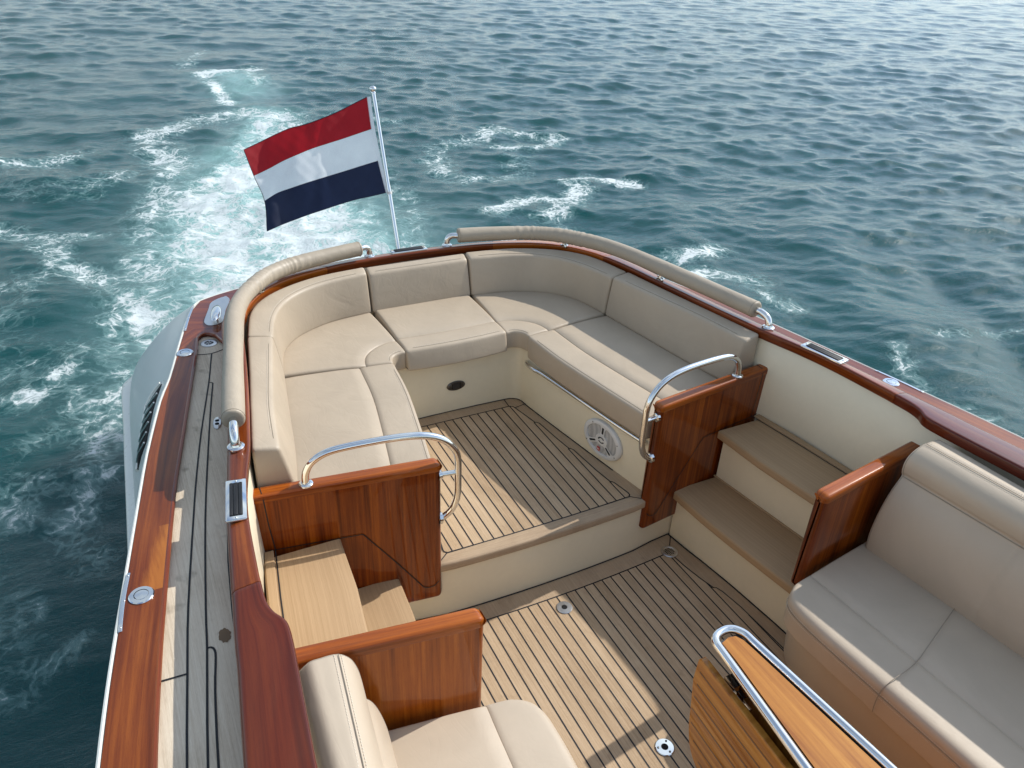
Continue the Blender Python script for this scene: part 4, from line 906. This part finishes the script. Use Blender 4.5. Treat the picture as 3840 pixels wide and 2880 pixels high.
add(foam, 0.72, [(-1.95, 4.5), (-2.1, 4.05), (-2.25, 4.0)], 0.25); add(foam, 0.72, [(-1.93, 3.95), (-1.87, 3.4), (-1.86, 2.9)], 0.20); add(foam, 0.70, [(-2.25, 3.3), (-2.05, 3.6), (-1.9, 3.7)], 0.22)
add(foam, 0.64, [(-1.92, 2.75), (-2.05, 2.5), (-1.94, 2.2)], 0.19); add(foam, 0.64, [(-2.26, 2.05), (-2.2, 1.9)], 0.14); add(foam, 0.60, [(-1.97, 1.66), (-2.1, 1.52), (-2.18, 1.45)], 0.09); add(foam, 0.60, [(-2.3, 2.9), (-2.5, 2.5), (-2.45, 1.6)], 0.39)
add(foam, 0.53, [(-2.3, 6.0), (-2.5, 5.0), (-2.3, 4.2)], 0.46)
add(foam, 0.76, [(3.5, 9.3), (3.9, 9.9), (4.2, 9.4), (4.65, 9.0)], 0.26); add(foam, 0.70, [(3.5, 8.9), (4.0, 8.6), (4.5, 8.9)], 0.25); add(foam, 0.64, [(2.3, 7.95), (2.6, 9.0), (3.4, 9.3)], 0.34); add(foam, 0.58, [(2.4, 7.6), (3.1, 7.5), (3.5, 8.2)], 0.39)
add(foam, 0.80, [(3.6, 6.95), (3.95, 7.15), (4.3, 6.6)], 0.25); add(foam, 0.82, [(2.3, 6.3), (2.8, 6.55), (3.3, 6.4), (3.7, 6.8)], 0.26); add(foam, 0.74, [(2.7, 5.9), (3.1, 6.2)], 0.31); add(foam, 0.68, [(2.1, 5.6), (2.7, 5.5)], 0.31)
add(foam, 0.76, [(3.35, 4.4), (3.85, 4.45)], 0.26); add(foam, 0.84, [(3.25, 4.0), (3.5, 3.85), (3.7, 3.7)], 0.26); add(foam, 0.68, [(3.5, 3.45), (3.6, 3.1)], 0.22); add(foam, 0.64, [(3.05, 3.2), (3.0, 2.6), (2.9, 2.0)], 0.22)
add(foam, 0.60, [(3.55, 1.2), (3.45, 1.5), (3.6, 1.9), (3.8, 2.15)], 0.16); add(foam, 0.58, [(4.3, 2.2), (5.1, 2.0)], 0.12)
add(foam, .9, [(1.72, .5), (1.62, 2.4), (1.45, 3.35), (0, 3.65), (-1.45, 3.35), (-1.64, 2.6)], .10)
# patchiness so that no streak keeps an even edge
pq = np.zeros_like(X)
for i in range(26):
    lam = math.exp(random.uniform(math.log(.35), math.log(2.2))); th = random.uniform(0, 6.28); pq += (lam ** .3) * np.sin(2 * np.pi / lam * (X * math.sin(th) + Y * math.cos(th)) + random.uniform(0, 6.28))
pq = pq / pq.std(); foam *= np.clip(1 + .085 * pq, .6, 1.12); foam *= 1 - .10 * np.clip((-1.45 - X) / .3, 0, 1)
np.clip(foam, 0, 1, out=foam)
calm = 1 - .55 * stroke([(-1.8, 11.8), (-.8, 16.0), (2.6, 20.5)], 1.3)
# wave field
H = np.zeros_like(X); DX = np.zeros_like(X); DY = np.zeros_like(X)
rs = np.random.RandomState(11)
def wave(lam, th, amp, ph, env=1.0, q=.75):
    k = 2 * np.pi / lam; fade = np.clip((lam / cell - 2.1) / 1.9, 0, 1)
    c, s = math.cos(th), math.sin(th); a = k * (X * s + Y * c) + ph; e = amp * fade * env
    np.add(H, e * np.cos(a), out=H); np.subtract(DX, q * e * s * np.sin(a), out=DX); np.subtract(DY, q * e * c * np.sin(a), out=DY)
far = np.clip(R_ / 11, .62, 1.08)
for i in range(150):
    lam = float(np.exp(rs.uniform(math.log(.085), math.log(.95)))); th = math.radians(24 + rs.normal(0, 36)) + (math.pi if rs.rand() < .5 else 0)
    wave(lam, th, (.0036 if .15 < lam < .6 else .0028) * lam * (.5 + rs.rand()), rs.uniform(0, 6.28), calm * far, .55)
for i in range(9):
    lam = rs.uniform(1.1, 3.4); wave(lam, math.radians(20 + rs.normal(0, 26)), .0072 * (.5 + rs.rand()), rs.uniform(0, 6.28), 1.0, .6)
turb = np.clip(aer * 1.0 + foam * .5, 0, 1)
for i in range(46):
    lam = float(np.exp(rs.uniform(math.log(.14), math.log(.95)))); wave(lam, rs.uniform(0, 6.28), (.0065) * lam ** .8, rs.uniform(0, 6.28), turb, .5)
# diverging wake crests on both sides
def crest(pts, w, amp): H[:] += amp * stroke(pts, w)
crest([(3.5, .4), (3.75, 1.6), (4.3, 2.9), (5.1, 4.2), (6.2, 5.6)], .34, .05); crest([(4.0, .2), (4.6, 1.6), (5.6, 3.3)], .22, -.05)
crest([(2.75, 1.0), (2.95, 2.8), (3.5, 4.3), (4.2, 5.9), (5.4, 7.6)], .32, .045); crest([(-2.1, 8.6), (-2.9, 9.6), (-3.6, 11)], .45, .10); crest([(-1.9, 4.6), (-2.4, 6.2)], .3, .06)
crest([(0.1, 6.8), (-.3, 7.4), (-1.2, 7.2)], .35, .06); crest([(1.0, 15.2), (.6, 15.4)], .5, .05)
near = 1 - np.clip(stroke([(0, -8), (0, 2.0)], 1.5) * 2.2, 0, 1) * .8
H *= near
Xo = X + DX; Yo = Y + DY; Zo = SEA + H
nr, na = X.shape
co = np.stack([Xo, Yo, Zo], -1).reshape(-1, 3).astype(np.float32)
idx = np.arange(nr * na).reshape(nr, na); a0 = idx[:-1]; a1 = idx[1:]
fq = np.stack([a0, np.roll(a0, -1, 1), np.roll(a1, -1, 1), a1], -1).reshape(-1, 4)[:, ::-1]
me = bpy.data.meshes.new('sea'); me.vertices.add(len(co)); me.vertices.foreach_set('co', co.ravel())
me.loops.add(fq.size); me.loops.foreach_set('vertex_index', fq.ravel().astype(np.int32)); me.polygons.add(len(fq))
me.polygons.foreach_set('loop_start', np.arange(0, fq.size, 4, dtype=np.int32)); me.polygons.foreach_set('use_smooth', np.ones(len(fq), bool))
for nm, ar in (('foam', foam), ('aer', aer)):
    at = me.attributes.new(nm, 'FLOAT', 'POINT'); at.data.foreach_set('value', ar.ravel().astype(np.float32))
me.update(calc_edges=True); me.validate()
so = bpy.data.objects.new('sea', me); COL.objects.link(so); so['kind'] = 'structure'
m, nt, p = newmat('sea_water')
pos = mapped(nt, 'Object', (1, 1, 1))
fa = N(nt, 'ShaderNodeAttribute', attribute_name='foam').outputs['Fac']; ae = N(nt, 'ShaderNodeAttribute', attribute_name='aer').outputs['Fac']
def warp(vec, sc_, amt):
    n = N(nt, 'ShaderNodeTexNoise'); n.inputs['Scale'].default_value = sc_; n.inputs['Detail'].default_value = 4; L(nt, vec, n.inputs['Vector'])
    s = N(nt, 'ShaderNodeVectorMath', operation='SUBTRACT'); L(nt, n.outputs['Color'], s.inputs[0]); s.inputs[1].default_value = (.5, .5, .5)
    k = N(nt, 'ShaderNodeVectorMath', operation='SCALE'); L(nt, s.outputs[0], k.inputs[0]); k.inputs['Scale'].default_value = amt
    a = N(nt, 'ShaderNodeVectorMath', operation='ADD'); L(nt, vec, a.inputs[0]); L(nt, k.outputs[0], a.inputs[1]); return a.outputs[0]
mpf = N(nt, 'ShaderNodeMapping'); mpf.inputs['Scale'].default_value = (1, 1, .0); L(nt, pos, mpf.inputs[0]); flat = mpf.outputs[0]
w1 = warp(warp(flat, 1.7, .42), 9, .11)
def vor(vec, sc_):
    v_ = N(nt, 'ShaderNodeTexVoronoi', feature='DISTANCE_TO_EDGE'); v_.inputs['Scale'].default_value = sc_; L(nt, vec, v_.inputs['Vector']); return v_.outputs['Distance']
def sstep(x, a, b):
    mr = N(nt, 'ShaderNodeMapRange', interpolation_type='SMOOTHSTEP'); L(nt, x, mr.inputs[0])
    for i, v_ in ((1, a), (2, b)):
        if isinstance(v_, (int, float)): mr.inputs[i].default_value = v_
        else: L(nt, v_, mr.inputs[i])
    mr.inputs[3].default_value = 0; mr.inputs[4].default_value = 1; return mr.outputs[0]
lace1 = mth(nt, 'SUBTRACT', 1, sstep(vor(w1, 4.6), 0, .26)); lace2 = mth(nt, 'SUBTRACT', 1, sstep(vor(w1, 15), 0, .30))
nz = noise(nt, w1, 3.9, 11, .74, .6); nf = noise(nt, w1, 24, 6, .75, .3)
val = mth(nt, 'ADD', mth(nt, 'ADD', mth(nt, 'MULTIPLY', nz, .74), mth(nt, 'MULTIPLY', lace1, .10)), mth(nt, 'ADD', mth(nt, 'MULTIPLY', lace2, .11), mth(nt, 'MULTIPLY', nf, .34)))
# val ~ .3 .. .95 ; threshold falls as density rises
th = mth(nt, 'SUBTRACT', 1.04, mth(nt, 'MULTIPLY', fa, .62))
fm = sstep(val, th, mth(nt, 'ADD', th, .17)); fm = mth(nt, 'MULTIPLY', fm, mth(nt, 'MINIMUM', 1, mth(nt, 'MULTIPLY', fa, 5)))
soft = mth(nt, 'MULTIPLY', sstep(val, mth(nt, 'SUBTRACT', th, .16), mth(nt, 'ADD', th, .04)), fa)
deep = mix(nt, noise(nt, flat, .5, 4, .6), (.0004, .038, .041), (.0010, .058, .058))
tq = mth(nt, 'MULTIPLY', mth(nt, 'ADD', mth(nt, 'MULTIPLY', ae, mth(nt, 'ADD', .15, mth(nt, 'MULTIPLY', nz, .95))), mth(nt, 'MULTIPLY', soft, .36)), 1.0, clamp=True)
c = mix(nt, tq, deep, (.40, .64, .62)); c = mix(nt, mth(nt, 'MULTIPLY', fm, mth(nt, 'ADD', .62, mth(nt, 'MULTIPLY', nf, .6)), clamp=True), c, (.66, .71, .71)); L(nt, c, p.inputs['Base Color'])
L(nt, mth(nt, 'ADD', mth(nt, 'ADD', .05, mth(nt, 'MULTIPLY', fm, .55)), mth(nt, 'MULTIPLY', ae, .12)), p.inputs['Roughness']); p.inputs['IOR'].default_value = 1.34; p.subsurface_method = 'BURLEY'; p.inputs['Subsurface Radius'].default_value = (1, 1, 1); p.inputs['Subsurface Scale'].default_value = 1.1; L(nt, mth(nt, 'SUBTRACT', 1.0, mth(nt, 'MULTIPLY', fm, .85), clamp=True), p.inputs['Subsurface Weight'])
cam_d = N(nt, 'ShaderNodeVectorMath', operation='DISTANCE'); L(nt, flat, cam_d.inputs[0]); cam_d.inputs[1].default_value = (0, 0, 0)
st_ = mth(nt, 'DIVIDE', 1, mth(nt, 'ADD', 1, mth(nt, 'MULTIPLY', cam_d.outputs['Value'], .02)))
ms = N(nt, 'ShaderNodeMapping'); ms.inputs['Rotation'].default_value = (0, 0, math.radians(24)); ms.inputs['Scale'].default_value = (.62, 1.15, .6); L(nt, pos, ms.inputs[0])
r1 = noise(nt, ms.outputs[0], 10, 6, .66, .4); r2 = noise(nt, ms.outputs[0], 24, 5, .66, .3)
h = mth(nt, 'ADD', r1, mth(nt, 'MULTIPLY', r2, .34)); b1 = N(nt, 'ShaderNodeBump'); b1.inputs['Distance'].default_value = .012; b1.inputs['Strength'].default_value = .8; L(nt, h, b1.inputs['Height'])
b2 = N(nt, 'ShaderNodeBump'); b2.inputs['Distance'].default_value = .03; b2.inputs['Strength'].default_value = .8; L(nt, mth(nt, 'MULTIPLY', mth(nt, 'ADD', fm, nf), mth(nt, 'MULTIPLY', mth(nt, 'ADD', fa, ae), .5)), b2.inputs['Height']); L(nt, b1.outputs[0], b2.inputs['Normal']); L(nt, b2.outputs[0], p.inputs['Normal'])
me.materials.append(m)

# ================================================================== light and sky
SD = V((1.17, .14, 1)).normalized(); elev = math.asin(SD.z); azim = math.atan2(SD.x, SD.y)
w = bpy.data.worlds.new('World'); sc.world = w; w.use_nodes = True; nt = w.node_tree; nt.nodes.clear()
sky = nt.nodes.new('ShaderNodeTexSky'); sky.sky_type = 'NISHITA'; sky.sun_disc = False; sky.sun_elevation = elev; sky.sun_rotation = azim; sky.air_density = 1.0; sky.dust_density = .5; sky.ozone_density = 1.0; sky.altitude = 0
# broken thin cloud over the clear sky
tc = nt.nodes.new('ShaderNodeTexCoord'); mp = nt.nodes.new('ShaderNodeMapping'); mp.inputs['Scale'].default_value = (1, 1, 2.6); nt.links.new(tc.outputs['Generated'], mp.inputs[0])
cl = noise(nt, mp.outputs[0], 2.1, 7, .58, .6); cf = ramp(nt, cl, [(.40, (0, 0, 0)), (.66, (1, 1, 1))])
bw = nt.nodes.new('ShaderNodeRGBToBW'); nt.links.new(sky.outputs[0], bw.inputs[0])
gcol = nt.nodes.new('ShaderNodeCombineXYZ')
sz_ = nt.nodes.new('ShaderNodeSeparateXYZ'); nt.links.new(tc.outputs['Generated'], sz_.inputs[0])
elf = mth(nt, 'ADD', .50, mth(nt, 'MULTIPLY', mth(nt, 'POWER', mth(nt, 'MAXIMUM', sz_.outputs[2], 0.0), 1.0), 2.9))
for i, k in enumerate((.90, 1.01, 1.05)): nt.links.new(mth(nt, 'MULTIPLY', mth(nt, 'MULTIPLY', bw.outputs[0], k), elf), gcol.inputs[i])
hz = mth(nt, 'SUBTRACT', 1.0, mth(nt, 'MULTIPLY', sz_.outputs[2], 3.5), clamp=True)
skc = mix(nt, mth(nt, 'MULTIPLY', mth(nt, 'MAXIMUM', cf, hz), .92), sky.outputs[0], gcol.outputs[0])
bg = nt.nodes.new('ShaderNodeBackground'); bg.inputs[1].default_value = .15; out = nt.nodes.new('ShaderNodeOutputWorld'); nt.links.new(skc, bg.inputs[0]); nt.links.new(bg.outputs[0], out.inputs[0])
sl = bpy.data.lights.new('Sun', 'SUN'); sl.energy = 3.2; sl.angle = math.radians(.5); sl.color = (1, .965, .90)
so_ = bpy.data.objects.new('Sun', sl); COL.objects.link(so_); so_.rotation_euler = SD.to_track_quat('Z', 'Y').to_euler()

# ================================================================== camera
cd = bpy.data.cameras.new('Camera'); co_ = bpy.data.objects.new('Camera', cd); COL.objects.link(co_); sc.camera = co_
r = V((0.89449508, -0.44542864, 0.03836512)); u = V((0.19990308, 0.47523963, 0.85684657)); f = V((0.39989663, 0.75877574, -0.51414207))
Mx = Matrix((r, u, -f)).transposed().to_4x4(); Mx.translation = V((-1.43954936, -1.31621478, 2.70464890)); co_.matrix_world = Mx
cd.sensor_width = 36; cd.sensor_fit = 'HORIZONTAL'; cd.lens = 36 * 2940.17 / 3840; cd.clip_start = .05; cd.clip_end = 9000
vs = sc.view_settings; vs.view_transform = 'Standard'; vs.look = 'None'; vs.gamma = 1; vs.exposure = .45; vs.use_curve_mapping = False
sc.cycles.max_bounces = 6; sc.cycles.sample_clamp_direct = 3.5; sc.cycles.sample_clamp_indirect = 4; sc.cycles.use_adaptive_sampling = True; sc.cycles.adaptive_threshold = .012; sc.cycles.adaptive_min_samples = 24; sc.cycles.caustics_reflective = False; sc.cycles.use_denoising = True
